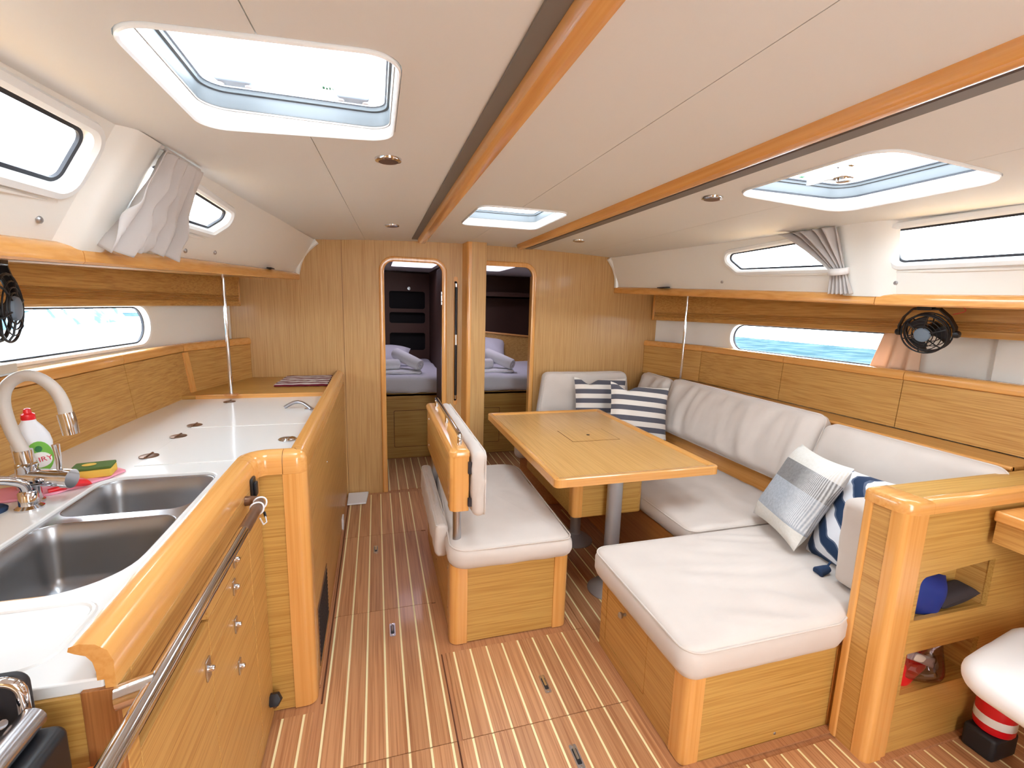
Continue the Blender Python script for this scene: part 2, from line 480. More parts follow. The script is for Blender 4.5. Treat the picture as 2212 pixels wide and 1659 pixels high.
# ------------------------------------------------------------------ shape of the hull
BY = 3.68                                   # main bulkhead
CE = {'L': [(3.68,-.405),(2.42,-.53),(1.55,-.60),(1.14,-.65),(.4,-.72),(-1.3,-.8)], 'R': [(3.68,1.92),(2.6,2.06),(1.65,2.17),(1.18,2.27),(.4,2.33),(-1.3,2.4)]}
SH = {'L': [(3.68,-.517),(2.3,-.66),(1.5,-.74),(1.1,-.80),(.4,-.86),(-1.3,-.92)], 'R': [(3.68,1.978),(2.35,2.13),(1.53,2.22),(1.1,2.30),(.4,2.38),(-1.3,2.46)]}
SZ = {'L': [(3.68,1.648),(2.1,1.60),(1.5,1.58),(1.2,1.57),(.4,1.55),(-1.3,1.53)], 'R': [(3.68,1.64),(2.35,1.586),(1.53,1.549),(1.1,1.54),(-1.3,1.52)]}
LOCK = {'L': [(3.68,-.86),(3.10,-1.06),(2.45,-1.10),(1.75,-1.125),(.4,-1.15),(-1.3,-1.16)], 'R': [(3.68,2.315),(3.10,2.49),(2.3,2.52),(1.6,2.535),(.8,2.55),(-1.3,2.56)]}
HULL = {'L': [(3.68,-.972),(3.0,-1.16),(2.4,-1.22),(1.75,-1.25),(.6,-1.27),(-1.3,-1.28)], 'R': [(3.68,2.42),(3.0,2.59),(2.4,2.64),(1.75,2.67),(.6,2.69),(-1.3,2.70)]}
SGN = {'L': -1, 'R': 1}
def ceil_z(x): return 1.972-.042*((x-.76)/1.25)**2
def liner(s, y, t, d=0):
    """coachroof side lining; t 0 at the ceiling, 1 at the shelf; d towards the cabin"""
    x0, z0 = interp(CE[s], y), 1.93; x1, z1 = interp(SH[s], y)+SGN[s]*.03, interp(SZ[s], y)+.05
    bulge = .018*math.sin(PI*max(0, min(1, t)))
    n = Vector((-SGN[s]*(z0-z1), 0, -abs(x1-x0))).normalized()
    p = Vector((x0+(x1-x0)*t, y, z0+(z1-z0)*t)) + n*(d-bulge*.0)
    return tuple(p)
def hull(s, y, z, d=0):
    return (interp(HULL[s], y)-SGN[s]*d, y, z)

# ------------------------------------------------------------------ floor
fl = MB().box((-1.7, -1.4, -.05), (3.1, 6.4, -.004))
floor = struct(finish('floor', fl, 'teak_margin'), 'teak cabin sole with pale inlaid strips')
PITCH, X0 = .0726, .007
def sole(x0, x1, y0, y1):
    ks = range(int(math.floor((x0-X0)/PITCH))-1, int(math.ceil((x1-X0)/PITCH))+2)
    for k in ks:
        a, b = max(x0, X0+k*PITCH+.0042), min(x1, X0+(k+1)*PITCH-.0042)
        if b-a > .008:
            finish('plank', MB().box((a, y0, -.006), (b, y1, 0)), 'teak', floor, smooth=False)
        c = X0+k*PITCH
        if x0+.004 < c < x1-.004:
            finish('inlay_strip', MB().box((c-.0039, y0+.001, -.006), (c+.0039, y1-.001, -.0004)), 'holly', floor, smooth=False)
G = .0015
for r in [(-.222,.241,1.375+G,2.165-G), (-.222,.262,2.165+G,2.955-G), (-.222,.29,2.955+G,3.64), (-.385,.241,.2,1.375-G), (-.385,-.25,1.375+G,1.625),
          (.247,.915,.2,1.375-G), (.262,.915,1.375+G,1.80), (.918,2.35,.2,1.045), (.918,1.39,1.70,3.05), (.862,.915,1.803,3.05), (.295,.86,2.86,3.64), (.863,1.0,3.053,3.64), (.06,.50,3.70,4.49), (.82,1.5,3.70,4.49)]:
    sole(*r)
# dark joint lines between the lifting sole boards
jl = MB()
jl.box((.241, .2, -.0045), (.247, 1.80, -.003)).box((-.222, 2.1635, -.0045), (.262, 2.1665, -.003)).box((-.222, 2.9535, -.0045), (.29, 2.9565, -.003)).box((-.385, 1.3735, -.0045), (.915, 1.3765, -.003)).box((-.231, 1.66, -.0045), (-.2245, 3.64, -.003))
finish('board_joint', jl, 'groove', floor, smooth=False)

# ------------------------------------------------------------------ front bulkhead with two doorways
D1 = rpoly([(.06,-.02),(.505,-.02),(.50,1.815),(.06,1.815)], [0,0,.075,.075])
D2 = rpoly([(.79,-.02),(1.232,-.02),(1.236,1.82),(.79,1.82)], [0,0,.075,0])
outer = [(-.232,-.03),(2.75,-.03),(2.75,2.02),(-.232,2.02)]
def wall_with_doors(mb, y0, y1):
    # door openings reach the floor: outline runs around them
    o = [(-.232,-.03)] + [(D1[0][0], -.03)] + [p for p in reversed(D1[1:]) if p[1] > 0] + [(D1[1][0], -.03)] \
        + [(D2[0][0], -.03)] + [p for p in reversed(D2[1:]) if p[1] > 0] + [(D2[1][0], -.03), (2.75,-.03), (2.75,2.02), (-.232,2.02)]
    return mb.plate(o, [], XZ, y0, y1)
wf = struct(finish('wall_front', wall_with_doors(MB(), BY, BY+.03), 'oak_v'), 'oak veneered bulkhead with two doorways')
finish('veneer_panel', MB().box((-1.35, BY, -.03), (-.2345, BY+.03, 2.02)), 'oak_v', wf, smooth=False)
finish('veneer_joint', MB().box((-.236, BY+.004, 0), (-.231, BY+.02, 2.0)), 'groove', wf, smooth=False)
TRIMP = [(-.004,0),(.034,0),(.034,.008),(.028,.014),(.004,.016),(-.004,.012)]
def frame_path(x0, x1, zt, rl, rr):
    p = rpoly([(x0,0),(x0,zt),(x1,zt),(x1,0)], [0, rl, rr, 0])
    return [(x, BY, z) for x, z in p]
f1 = finish('trim_1', MB().sweep([(-a, b) for a, b in TRIMP], frame_path(.06, .50, 1.815, .075, .075), (0,-1,0)), 'beech_z')
struct(f1, 'rounded beech frame around the left doorway')
p2 = rpoly([(.79,1.82),(1.236,1.82),(1.232,0)], [0,.075,0])
f2 = finish('trim_2', MB().sweep([(-a, b) for a, b in TRIMP], [(x, BY, z) for x, z in p2], (0,-1,0)), 'beech_z')
struct(f2, 'rounded beech frame around the right doorway')
# inner faces of the doorways
for nm, xs in (('door_jamb', (.06,)), ('door_jamb', (.50,)), ('door_jamb', (1.232,))):
    x = xs[0]; s = -1 if x == .06 else 1
    finish(nm, MB().box((min(x, x+s*.012), BY-.001, 0), (max(x, x+s*.012), BY+.05, 1.75)), 'beech_z', wf, smooth=False)
# strike plate on the right jamb of the left doorway
sp_ = tag(finish('strike_plate', MB().box((.488, BY-.012, 1.50), (.4995, BY+.02, 1.60)), 'steel', None, .002), 'small steel strike plate on the jamb of the left doorway', 'plate')
finish('screw', MB().lathe([(.004,0),(.004,.002)], (.494, BY-.0125, 1.525), 'y', 10), 'rubber', sp_)
finish('screw', MB().lathe([(.004,0),(.004,.002)], (.494, BY-.0125, 1.575), 'y', 10), 'rubber', sp_)

# mast pillar
pil = thing('mast_pillar', 'square oak pillar with rounded beech corner between the two doorways', 'pillar', (.75, 3.6, 0))
pl = rpoly([(.655,BY),(.672,3.53),(.815,3.53),(.815,BY)], [0,.0,0,0])
finish('casing', MB().prism(rpoly([(.700,BY),(.700,3.532),(.815,3.532),(.815,BY)], [0,0,.006,0]), XYZ, 0, 1.985), 'oak_v', pil)
finish('corner_post', MB().prism(rpoly([(.655,BY),(.668,3.53),(.7005,3.53),(.7005,BY)], [0,.03,0,0]), XYZ, 0, 1.985), 'beech_z', pil)
# black grab pole on the bulkhead
gp = thing('grab_pole', 'slim black grab pole with brass centre band mounted beside the left doorway', 'grab pole', (.60, 3.65, .72))
finish('backing_strip', MB().prism(rrect(.588,.70,.618,1.72,.014), XZ, BY-.010, BY-.001), 'beech_z', gp)
finish('pole', MB().tube([(.603,BY-.008,.745),(.603,BY-.03,.76),(.603,BY-.03,1.66),(.603,BY-.008,1.675)], .0115), 'black_plastic', gp)
for a, b in ((1.19, 1.27), (.755, .785), (1.64, 1.665)):
    finish('ferrule', MB().tube([(.603,BY-.03,a),(.603,BY-.03,b)], .0125), 'chrome', gp)

# ------------------------------------------------------------------ ceiling panels, beams
HATCH = {1: (-.42, .06, .97, 1.455), 2: (1.345, 1.905, 1.02, 1.60), 3: (.478, .945, 2.235, 2.79)}
def hole_left(h, r=.06):   # half outline of a hatch on its left half, from the fore seam to the aft seam
    x0, x1, y0, y1 = h; return [p for p in rrect(x0, y0, x1, y1, r)]
def seam_x(i, y):
    if i == 'A': return -.19+.045*(y-.9)
    if i == 'C': return .685
    return 1.655
def notch(h, sx, side, r=.07):
    x0, x1, y0, y1 = h; xs = sx
    if side == 'left':   # panel lies to the left of the seam: path from bottom (small y) to top
        p = rpoly([(xs, y0), (x0, y0), (x0, y1), (xs, y1)], [0, r, r, 0])
    else:
        p = rpoly([(xs, y1), (x1, y1), (x1, y0), (xs, y0)], [0, r, r, 0])
    return p
YA, YF = -1.3, BY+.005
def edge_pts(s): return [(interp(CE[s], y)+SGN[s]*.012, y) for y in (YF, 3.2, 2.8, 2.4, 2.0, 1.55, 1.14, .4, -.5, YA)]
CW = (.33, 1.12, -1.25, -.42)   # companionway opening
BM = {1: (.262, .352), 2: (1.056, 1.156)}
g = .0012
ceil = []
eL = edge_pts('L'); eR = edge_pts('R')
sA = lambda y: seam_x('A', y)
P = []
h1 = HATCH[1]
nl = notch(h1, 0, 'left'); nl = [(x if x != 0 else 0, y) for x, y in nl]
nl = [(-g+sA(h1[2]), h1[2])] + [q for q in rpoly([(sA(h1[2]), h1[2]), (h1[0], h1[2]), (h1[0], h1[3]), (sA(h1[3]), h1[3])], [0,.07,.07,0])][1:-1] + [(-g+sA(h1[3]), h1[3])]
P.append(eL + [(sA(YA)-g, YA)] + nl + [(sA(YF)-g, YF)])
nr = [(sA(h1[3])+g, h1[3])] + rpoly([(sA(h1[3]), h1[3]), (h1[1], h1[3]), (h1[1], h1[2]), (sA(h1[2]), h1[2])], [0,.07,.07,0])[1:-1] + [(sA(h1[2])+g, h1[2])]
P.append([(sA(YF)+g, YF)] + nr + [(sA(YA)+g, YA), (BM[1][0]+.03, YA), (BM[1][0]+.03, YF)])
h3 = HATCH[3]; c = .685
P.append([(BM[1][1]-.03, YF), (BM[1][1]-.03, YA), (c-g, YA)] + [(c-g, h3[2])] + rpoly([(c, h3[2]), (h3[0], h3[2]), (h3[0], h3[3]), (c, h3[3])], [0,.06,.06,0])[1:-1] + [(c-g, h3[3]), (c-g, YF)])
P.append([(c+g, YF), (c+g, h3[3])] + rpoly([(c, h3[3]), (h3[1], h3[3]), (h3[1], h3[2]), (c, h3[2])], [0,.06,.06,0])[1:-1] + [(c+g, h3[2]), (c+g, YA), (BM[2][0]+.03, YA), (BM[2][0]+.03, YF)])
h2 = HATCH[2]; c = 1.655
P.append([(BM[2][1]-.03, YF), (BM[2][1]-.03, .70), (1.18, .675), (c-g, .30), (c-g, h2[2])] + rpoly([(c, h2[2]), (h2[0], h2[2]), (h2[0], h2[3]), (c, h2[3])], [0,.09,.09,0])[1:-1] + [(c-g, h2[3]), (c-g, YF)])
P.append([(c+g, YF), (c+g, h2[3])] + rpoly([(c, h2[3]), (h2[1], h2[3]), (h2[1], h2[2]), (c, h2[2])], [0,.09,.09,0])[1:-1] + [(c+g, h2[2]), (c+g, YA)] + eR[::-1])
P.append([(BM[2][1]-.03, .697), (BM[2][1]-.03, YA), (c-g, YA), (c-g, .297), (1.18, .672)])
ceil_fn = lambda u, v, w: (u, v, ceil_z(u)+w)
def xgrid(poly, dx=.12, dy=.5):
    xs = [p[0] for p in poly]; ys = [p[1] for p in poly]; out = []
    x = min(xs)+.03
    while x < max(xs):
        y = min(ys)+.05
        while y < max(ys): out.append((x+random.random()*.004, y+random.random()*.004)); y += dy
        x += dx
    return out
# companionway hole cut through the two centre panels (behind the viewpoint)
cwL = [(CW[0], CW[2]), (.684, CW[2]), (.684, CW[3]), (CW[0], CW[3])]; cwR = [(.686, CW[2]), (1.05, CW[2]), (1.05, CW[3]), (.686, CW[3])]
cl = None
for i, p in enumerate(P):
    ob = None
    hol = [cwL] if i == 2 else [cwR] if i == 3 else []
    mb = MB().plate(p, hol, ceil_fn, 0, .02, xgrid(p))
    if cl is None:
        cl = struct(finish('ceiling', mb, 'ceiling_vinyl', ang=20), 'cream vinyl headlining in panels'); 
    else: finish('ceiling_panel', mb, 'ceiling_vinyl', cl, ang=20)
bk = MB()   # backing behind the panel joints
for xa, xb, ya, yb in ((-.27, .0, YA, h1[2]-.01), (-.2, -.02, h1[3]+.01, YF), (.67, .70, CW[3]+.01, h3[2]-.01), (.67,.70,h3[3]+.01,YF), (1.64,1.67,YA,h2[2]-.01), (1.64,1.67,h2[3]+.01,YF), (1.1,1.7,.25,.8)):
    bk.add([(xa,ya,ceil_z(xa)+.012),(xb,ya,ceil_z(xb)+.012),(xb,yb,ceil_z(xb)+.012),(xa,yb,ceil_z(xa)+.012)], [(0,1,2,3)])
finish('joint_backing', bk, 'seam', cl)
for n_, (x0, x1) in BM.items():
    zb = ceil_z((x0+x1)/2)
    sgn = 1 if n_ == 1 else -1
    # beech rail next to a recessed blind strip
    bx0, bx1 = (x0+.035, x1+.012) if n_ == 1 else (x0-.010, x1-.046)
    dx0, dx1 = (x0-.004, x0+.037) if n_ == 1 else (x1-.0455, x1+.002)
    prof = [(bx0, zb+.03), (bx0, zb-.012), (bx0+.012, zb-.030), ((bx0+bx1)/2, zb-.034), (bx1-.012, zb-.030), (bx1, zb-.010), (bx1, zb+.03)]
    o = finish('trim_%d' % (n_+2), MB().prism(prof, XZ, -1.3, 3.52), 'beech_y')
    struct(o, 'long beech ceiling rail %s' % ('left of the centre hatch' if n_ == 1 else 'right of the centre hatch'))
    finish('blind_strip', MB().box((dx0, -1.3, zb-(.008 if n_ == 1 else .030)), (dx1, 3.50, zb+.03)), 'blind_grey', o, smooth=False)
    finish('beam_backing', MB().box((x0-.03, -1.3, zb+.0305), (x1+.03, BY+.03, zb+.045)), 'seam', o, smooth=False)
    finish('end_filler', MB().box((x0-.006, 3.531, zb-.0005), (x1+.006, BY+.004, zb+.03)), 'ceiling_vinyl', o, smooth=False)
    finish('end_cap', MB().box((min(dx0, bx0), 3.50, zb-.010), (max(dx1, bx1), 3.53, zb+.02)), 'aluminium' , o, .003)

# deck hatches
def hatch(i, label, up=.032, r=.07, green=True):
    x0, x1, y0, y1 = HATCH[i]; cx = (x0+x1)/2; cy = (y0+y1)/2
    z = ceil_z(cx)-.004
    t = thing('deck_hatch', label, 'hatch', (cx, cy, z))
    oc = rrect(x0+.002, y0+.002, x1-.002, y1-.002, r, 8)
    rings = [(offset_poly(oc, .0), -.001), (offset_poly(oc, -.003), -.004), (offset_poly(oc, -.008), .0), (offset_poly(oc, -.010), up), (offset_poly(oc, -.001), up+.004), (offset_poly(oc, .0), .03)]
    def ringmesh(rs, dz=z):
        mb = MB(); n = len(rs[0][0])
        vs = [(x, y, ceil_z(x)*0+dz+h) for o, h in rs for x, y in o]
        m = len(rs); fs = [(k*n+j, k*n+(j+1) % n, ((k+1) % m)*n+(j+1) % n, ((k+1) % m)*n+j) for k in range(m) for j in range(n)]
        return mb.add(vs, fs)
    # follow the camber so that the lip meets the headlining
    mb = ringmesh(rings); mb.v = [(x, y, zz+(ceil_z(x)-ceil_z(cx) if zz < z+.02 else 0)) for x, y, zz in mb.v]
    finish('coaming_trim', mb, 'frame_white', t)
    fr = [(offset_poly(oc, -.003), up+.005), (offset_poly(oc, -.012), up+.0055), (offset_poly(oc, -.013), up+.010), (offset_poly(oc, -.013), up+.040), (offset_poly(oc, -.019), up+.042), (offset_poly(oc, -.021), up+.052), (offset_poly(oc, -.001), up+.052)]
    finish('hatch_frame', ringmesh(fr), 'frame_grey', t)
    gk = [(offset_poly(oc, -.019), up+.0515), (offset_poly(oc, -.025), up+.0515), (offset_poly(oc, -.025), up+.056), (offset_poly(oc, -.019), up+.056)]
    finish('gasket', ringmesh(gk), 'rubber' if i == 2 else 'grey_plastic', t)
    sh = [(offset_poly(oc, -.0085), up+.000), (offset_poly(oc, -.0125), up+.000), (offset_poly(oc, -.0125), up+.0045), (offset_poly(oc, -.0085), up+.0045)]
    finish('screen_track', ringmesh(sh), 'seam' if i != 2 else 'rubber', t)
    pn = offset_poly(oc, -.012)
    finish('pane', MB().prism(pn, XYZ, z+up+.0565, z+up+.064), 'pane_clear', t)
    finish('outer_rim', ringmesh([(offset_poly(oc, .02), up+.02), (offset_poly(oc, -.012), up+.056), (offset_poly(oc, -.012), up+.068), (offset_poly(oc, .05), up+.06)]), 'frame_white', t)
    return t, z+up
t, zz = hatch(1, 'large open-lit deck hatch over the galley with two grey handles')
for hx in (-.317, -.045):
    hd = MB().prism(rpoly([(hx-.042,1.345),(hx+.042,1.345),(hx+.034,1.385),(hx-.034,1.385)], .006), XYZ, zz+.036, zz+.054)
    hb = finish('hatch_handle', hd, 'grey_plastic', t, .006)
    for k in (-.03, .03): finish('screw', MB().lathe([(.008,0),(.008,.004)], (hx+k, 1.366, zz+.033), 'z', 12), 'white_plastic', hb)
mk = MB()
for dx, dy, w, h in ((0,0,.006,.014),(.008,.004,.005,.010),(.016,0,.004,.014),(.022,.006,.006,.004)):
    mk.box((-.118+dx, 1.352+dy, zz+.0545), (-.118+dx+w, 1.352+dy+h, zz+.0555))
finish('green_mark', mk, 'dark_green', t, smooth=False)
t, zz = hatch(2, 'deck hatch with chrome catch over the dining table side', r=.09)
cb = MB().box((1.60, 1.365, zz+.0), (1.65, 1.43, zz+.045))
ch = finish('catch', MB().prism(rpoly([(1.615,1.36),(1.675,1.36),(1.675,1.42),(1.615,1.42)], .01), XYZ, zz+.012, zz+.030), 'chrome', t, .004)
finish('catch_drum', MB().lathe([(.018,0),(.024,.004),(.024,.05),(.030,.055),(.030,.06)], (1.655,1.39,zz+.0), 'z', 20), 'chrome', ch)
finish('catch_arm', MB().prism(rpoly([(1.600,1.40),(1.618,1.40),(1.618,1.50),(1.600,1.50)], .006), XYZ, zz+.012, zz+.045), 'frame_white', ch)
finish('green_mark', MB().box((1.545,1.470,zz+.0300),(1.560,1.482,zz+.0335)), 'dark_green', t, smooth=False)
t, zz = hatch(3, 'small deck hatch near the bulkhead between the ceiling rails', r=.06)

# recessed downlights
dl = None
for k, (x, y, lab) in enumerate([(.048, 1.64, 'recessed ceiling light right behind the large galley hatch'), (.103, 2.97, 'small recessed ceiling light left of the long ceiling rail, near the bulkhead'),
                   (1.35, 3.05, 'small recessed ceiling light near the bulkhead on the saloon side'), (1.33, 1.69, 'recessed ceiling light beside the saloon-side deck hatch')]):
    if dl is None:
        dl = thing('ceiling_downlight', lab, 'ceiling light', (0,0,0), 'recessed downlights')
        finish('bezel', MB().lathe([(.020,-.003),(.030,-.010),(.041,-.007),(.043,0),(.043,.006),(.02,.006)], (0,0,0), 'z', 28), 'chrome', dl)
        finish('reflector', MB().lathe([(.031,-.0100),(.021,-.0035),(.0215,-.003),(.031,-.0095)], (0,0,0), 'z', 28), 'bronze_tube', dl)
        finish('lens', MB().lathe([(.0205,-.0045),(.012,-.0065),(.001,-.007)], (0,0,0), 'z', 24), 'lens', dl)
        d = dl
    else:
        d = copy_tree(dl); d['label'] = lab
    d.location = (x, y, ceil_z(x)); d.rotation_euler = (0, math.atan(-(-.084*(x-.76)/1.5625)), 0)

# ------------------------------------------------------------------ coachroof sides with windows
WIN = {  # (y,t) outlines
 'L': [[(.55,.14),(1.44,.17),(1.435,.585),(.55,.585)], [(1.66,.16),(2.36,.285),(2.23,.575),(1.66,.575)]],
 'R': [[(.62,.11),(1.60,.16),(1.56,.585),(.62,.585)], [(1.80,.15),(2.52,.27),(2.40,.595),(1.80,.60)]]}
ylist = [YA+.02*0, -.6, 0, .3, .6, .9, 1.15, 1.4, 1.55, 1.75, 2.0, 2.25, 2.5, 2.8, 3.1, 3.4, BY]
wn = 0
WINLAB = {('L',0): 'white framed side window above the sink, nearest the viewer on the left', ('L',1): 'small side window half hidden by the left curtain', ('R',0): 'wide side window at the right edge above the fan', ('R',1): 'wedge shaped side window left of the tied curtain'}
for s in 'LR':
    # scale (y, t) so that rounding is even: t unit is about .31 m
    T = .31
    polys = [rpoly([(y, t_*T) for y, t_ in w], .03, 6) for w in WIN[s]]
    holes = [offset_poly(p, .010) for p in polys]
    fn = lambda u, v, w: liner(s, u, v/T, w)
    gridp = [(y, T*tt) for y in ylist[1:-1] for tt in (.25, .5, .75)]
    mb = MB().plate([(y, 0) for y in ylist] + [(y, T) for y in reversed(ylist)], holes, fn, 0, -.02, gridp)
    wl = struct(finish('wall_left' if s == 'L' else 'wall_right', mb, 'gelcoat', ang=50), 'white moulded coachroof side lining')
    # moulded rib between the two windows
    ya, yb = (1.52, 1.61) if s == 'L' else (1.60, 1.77)
    def ribf(u, v):
        y = ya-.05+(yb-ya+.10)*u; e = min(u, 1-u)*2
        d = .034*(1-(1-min(1, e*1.5))**2.2)
        return liner(s, y, -.02+1.04*v, d-.004)
    finish('moulded_rib', MB().grid(20, 10, ribf), 'gelcoat', wl)
    # moulded flange where the lining meets the bulkhead
    fl_ = [liner(s, BY-.012, tt/10, .012-.03*math.sin(PI*tt/10)) for tt in range(0, 11)]
    finish('end_flange', MB().tube(fl_, .022, 8), 'gelcoat', wl)
    # recess line under the windows
    for poly in polys:
        lo = min(p[0] for p in poly); hi = max(p[0] for p in poly)
    for k, (sy, st) in enumerate({'L': [(1.406,.848),(2.341,.854),(2.10,.9)], 'R': [(2.532,.829),(1.558,.844)]}[s]):
        p = Vector(liner(s, sy, st, .001))
        finish('screw_cover', MB().lathe([(.009,-.002),(.009,.003),(.006,.006),(.001,.0065)], p, 'x', 14, Matrix.Scale(-SGN[s], 3)), 'brushed', wl)
    for k, poly in enumerate(polys):
        wn += 1
        w = finish('window_%d' % wn, MB(), 'frame_white') if False else None
        def rings(rs):
            n = len(rs[0][0]); m = len(rs)
            vs = [fn(u, v, d) for o, d in rs for u, v in o]
            return MB().add(vs, [(a*n+j, a*n+(j+1) % n, ((a+1) % m)*n+(j+1) % n, ((a+1) % m)*n+j) for a in range(m) for j in range(n)])
        wf_ = finish('window_%d' % wn, rings([(offset_poly(poly, .030), .0), (offset_poly(poly, .026), .010), (offset_poly(poly, .012), .012), (offset_poly(poly, .002), .004), (offset_poly(poly, .0), -.026), (offset_poly(poly, .016), -.026)]), 'frame_white')
        struct(wf_, WINLAB[(s, k)])
        finish('gasket', rings([(offset_poly(poly, .001), -.018), (offset_poly(poly, -.008), -.019), (offset_poly(poly, -.008), -.027), (offset_poly(poly, .001), -.027)]), 'rubber', wf_)
        finish('pane', MB().plate(poly, [], fn, -.024, -.028), 'pane_clear', wf_)
        c_ = Vector(fn(sum(p[0] for p in poly)/len(poly), sum(p[1] for p in poly)/len(poly), -.06))
        portal(c_, (0, R(90 if s == 'L' else -90)+0, 0), .2, max(p[0] for p in poly)-min(p[0] for p in poly))
        if s == 'L': pass
    # drip groove below the windows
    for ya_, yb_ in (((.5, 1.40), (1.70, 2.20)) if s == 'L' else ((.6, 1.57), (1.82, 2.42))):
        finish('drip_ledge', MB().tube([liner(s, ya_+(yb_-ya_)*q/6, .70, .0) for q in range(7)], [.002]+[.009]*5+[.002], 8), 'gelcoat', wl)

# ------------------------------------------------------------------ hull sides with oval portlights
for s in 'LR':
    oy0, oy1 = (1.62, 2.93) if s == 'L' else (1.80, 2.93)
    za, zb = (1.262, 1.446) if s == 'L' else (1.228, 1.412)
    ov = rrect(oy0, za, oy1, zb, .0915, 12)
    fn = lambda u, v, w: hull(s, u, v, w)
    ys = [YA, -.4, .3, .9, 1.4, 1.75, 2.1, 2.4, 2.7, 3.0, 3.35, BY+.02]
    mb = MB().plate([(y, -.04) for y in ys]+[(y, 1.70) for y in reversed(ys)], [offset_poly(ov, .012)], fn, 0, -.03, [(y, z) for y in ys[1:-1] for z in (.5, 1.0, 1.6)])
    hl = struct(finish('wall_left_hull' if s == 'L' else 'wall_right_hull', mb, 'gelcoat', ang=30), 'white hull side lining above the lockers')
    wn += 1
    def rings(rs):
        n = len(rs[0][0]); m = len(rs)
        return MB().add([fn(u, v, d) for o, d in rs for u, v in o], [(a*n+j, a*n+(j+1) % n, ((a+1) % m)*n+(j+1) % n, ((a+1) % m)*n+j) for a in range(m) for j in range(n)])
    o = struct(finish('window_%d' % wn, rings([(offset_poly(ov, .024), 0), (offset_poly(ov, .018), .008), (offset_poly(ov, .006), .006), (offset_poly(ov, 0), -.03), (offset_poly(ov, .02), -.03)]), 'frame_white'), 'long oval portlight in the hull above the %s lockers' % ('galley' if s == 'L' else 'saloon'))
    finish('gasket', rings([(offset_poly(ov, .0), -.020), (offset_poly(ov, -.005), -.020), (offset_poly(ov, -.005), -.03), (offset_poly(ov, .0), -.03)]), 'rubber', o)
    finish('pane', MB().plate(ov, [], fn, -.026, -.030, [(y, (za+zb)/2) for y in ys if oy0 < y < oy1]), 'pane_clear', o)
    portal(Vector(hull(s, (oy0+oy1)/2, (za+zb)/2, -.1)), (0, R(90 if s == 'L' else -90), 0), zb-za+.05, oy1-oy0)
    if s == 'R':
        for yy in (1.36, 1.30): finish('lining_step', MB().box((interp(HULL['R'], yy)-.025, yy-.10, .9), (interp(HULL['R'], yy)+.02, yy+.02, 1.60)), 'gelcoat', hl, .006)

# ------------------------------------------------------------------ side shelves, valances
for s in 'LR':
    g_ = SGN[s]
    cut = 1.53 if s == 'L' else 1.62
    t = thing('side_shelf', 'long oak shelf with rounded beech nosing along the %s' % ('galley side windows' if s == 'L' else 'saloon side windows'), 'shelf', (interp(SH[s], 2), 2, 1.6))
    for a, b in ((-.6, cut-.0015), (cut+.0015, BY-.005)):
        n = 10; path = [(interp(SH[s], a+(b-a)*i/n), a+(b-a)*i/n, interp(SZ[s], a+(b-a)*i/n)) for i in range(n+1)]
        pr = [(.0,.006),(.006,.0),(.05,.0),(.05,.05),(.022,.052),(.008,.044),(.001,.028)]
        # sideways axis of sweep = tangent x up = +x when going forward
        prof = [(g_*u, v) for u, v in pr]
        finish('nosing', MB().sweep(prof, path), 'beech_y', t)
    n = 14; V = []
    for i in range(n+1):
        y = -.6+(BY-.005+.6)*i/n; z = interp(SZ[s], y); x0 = interp(SH[s], y)+g_*.045; x1 = interp(HULL[s], y)+g_*.06
        V += [(x0, y, z+.002), (x1, y, z+.002), (x1, y, z+.026), (x0, y, z+.026)]
    F = [(i*4+k, i*4+(k+1) % 4, (i+1)*4+(k+1) % 4, (i+1)*4+k) for i in range(n) for k in range(4)] + [(0,1,2,3), (n*4, n*4+1, n*4+2, n*4+3)]
    finish('board', MB().add(V, F), 'oak_y', t)
    if s == 'L':
        finish('dark_inlet', MB().box((-.60, 3.03, 1.682), (-.575, 3.12, 1.687)), 'rubber', t, smooth=False)
    else:
        finish('dark_inlet', MB().box((2.04, 3.0, 1.668), (2.07, 3.12, 1.674)), 'rubber', t, smooth=False)
    # valance under the shelf
    VAL = [(y, x+g_*(.005)) for y, x in LOCK[s]]
    vy0, vy1 = -.6, 3.60
    zt = 1.66; zbm = 1.455 if s == 'L' else 1.418
    n = 14; path = [(interp(VAL, vy0+(vy1-vy0)*i/n), vy0+(vy1-vy0)*i/n, 0) for i in range(n+1)]
    pr = [(.0, zt), (.0, zbm+.072)]
    z = zbm+.072
    for k in range(4): pr += [(.007, z-.0015), (.007, z-.005), (.0, z-.0065), (-.002, z-.009)]; z -= .0115
    pr += [(-.002, zbm+.024), (-.006, zbm+.010), (.0, zbm+.001), (.012, zbm), (.022, zbm+.004), (.022, zt)]
    v = thing('valance', 'reeded oak valance board under the %s shelf' % ('galley side' if s == 'L' else 'saloon side'), 'valance', (interp(VAL, 2), 2, zbm))
    vb = MB().sweep([(g_*u, w) for u, w in pr], path)
    vb.v = [(x, y, min(z_, interp(SZ[s], y)+.001)) for x, y, z_ in vb.v]
    finish('board', vb, 'oak_y', v, ang=25)
    x_ = interp(VAL, vy1)
    finish('end_return', MB().prism(rrect(min(x_, x_+g_*.12), zbm, max(x_, x_+g_*.12), interp(SZ[s], vy1)+.001, .004), XZ, vy1, vy1+.03), 'beech_z', v, .004)

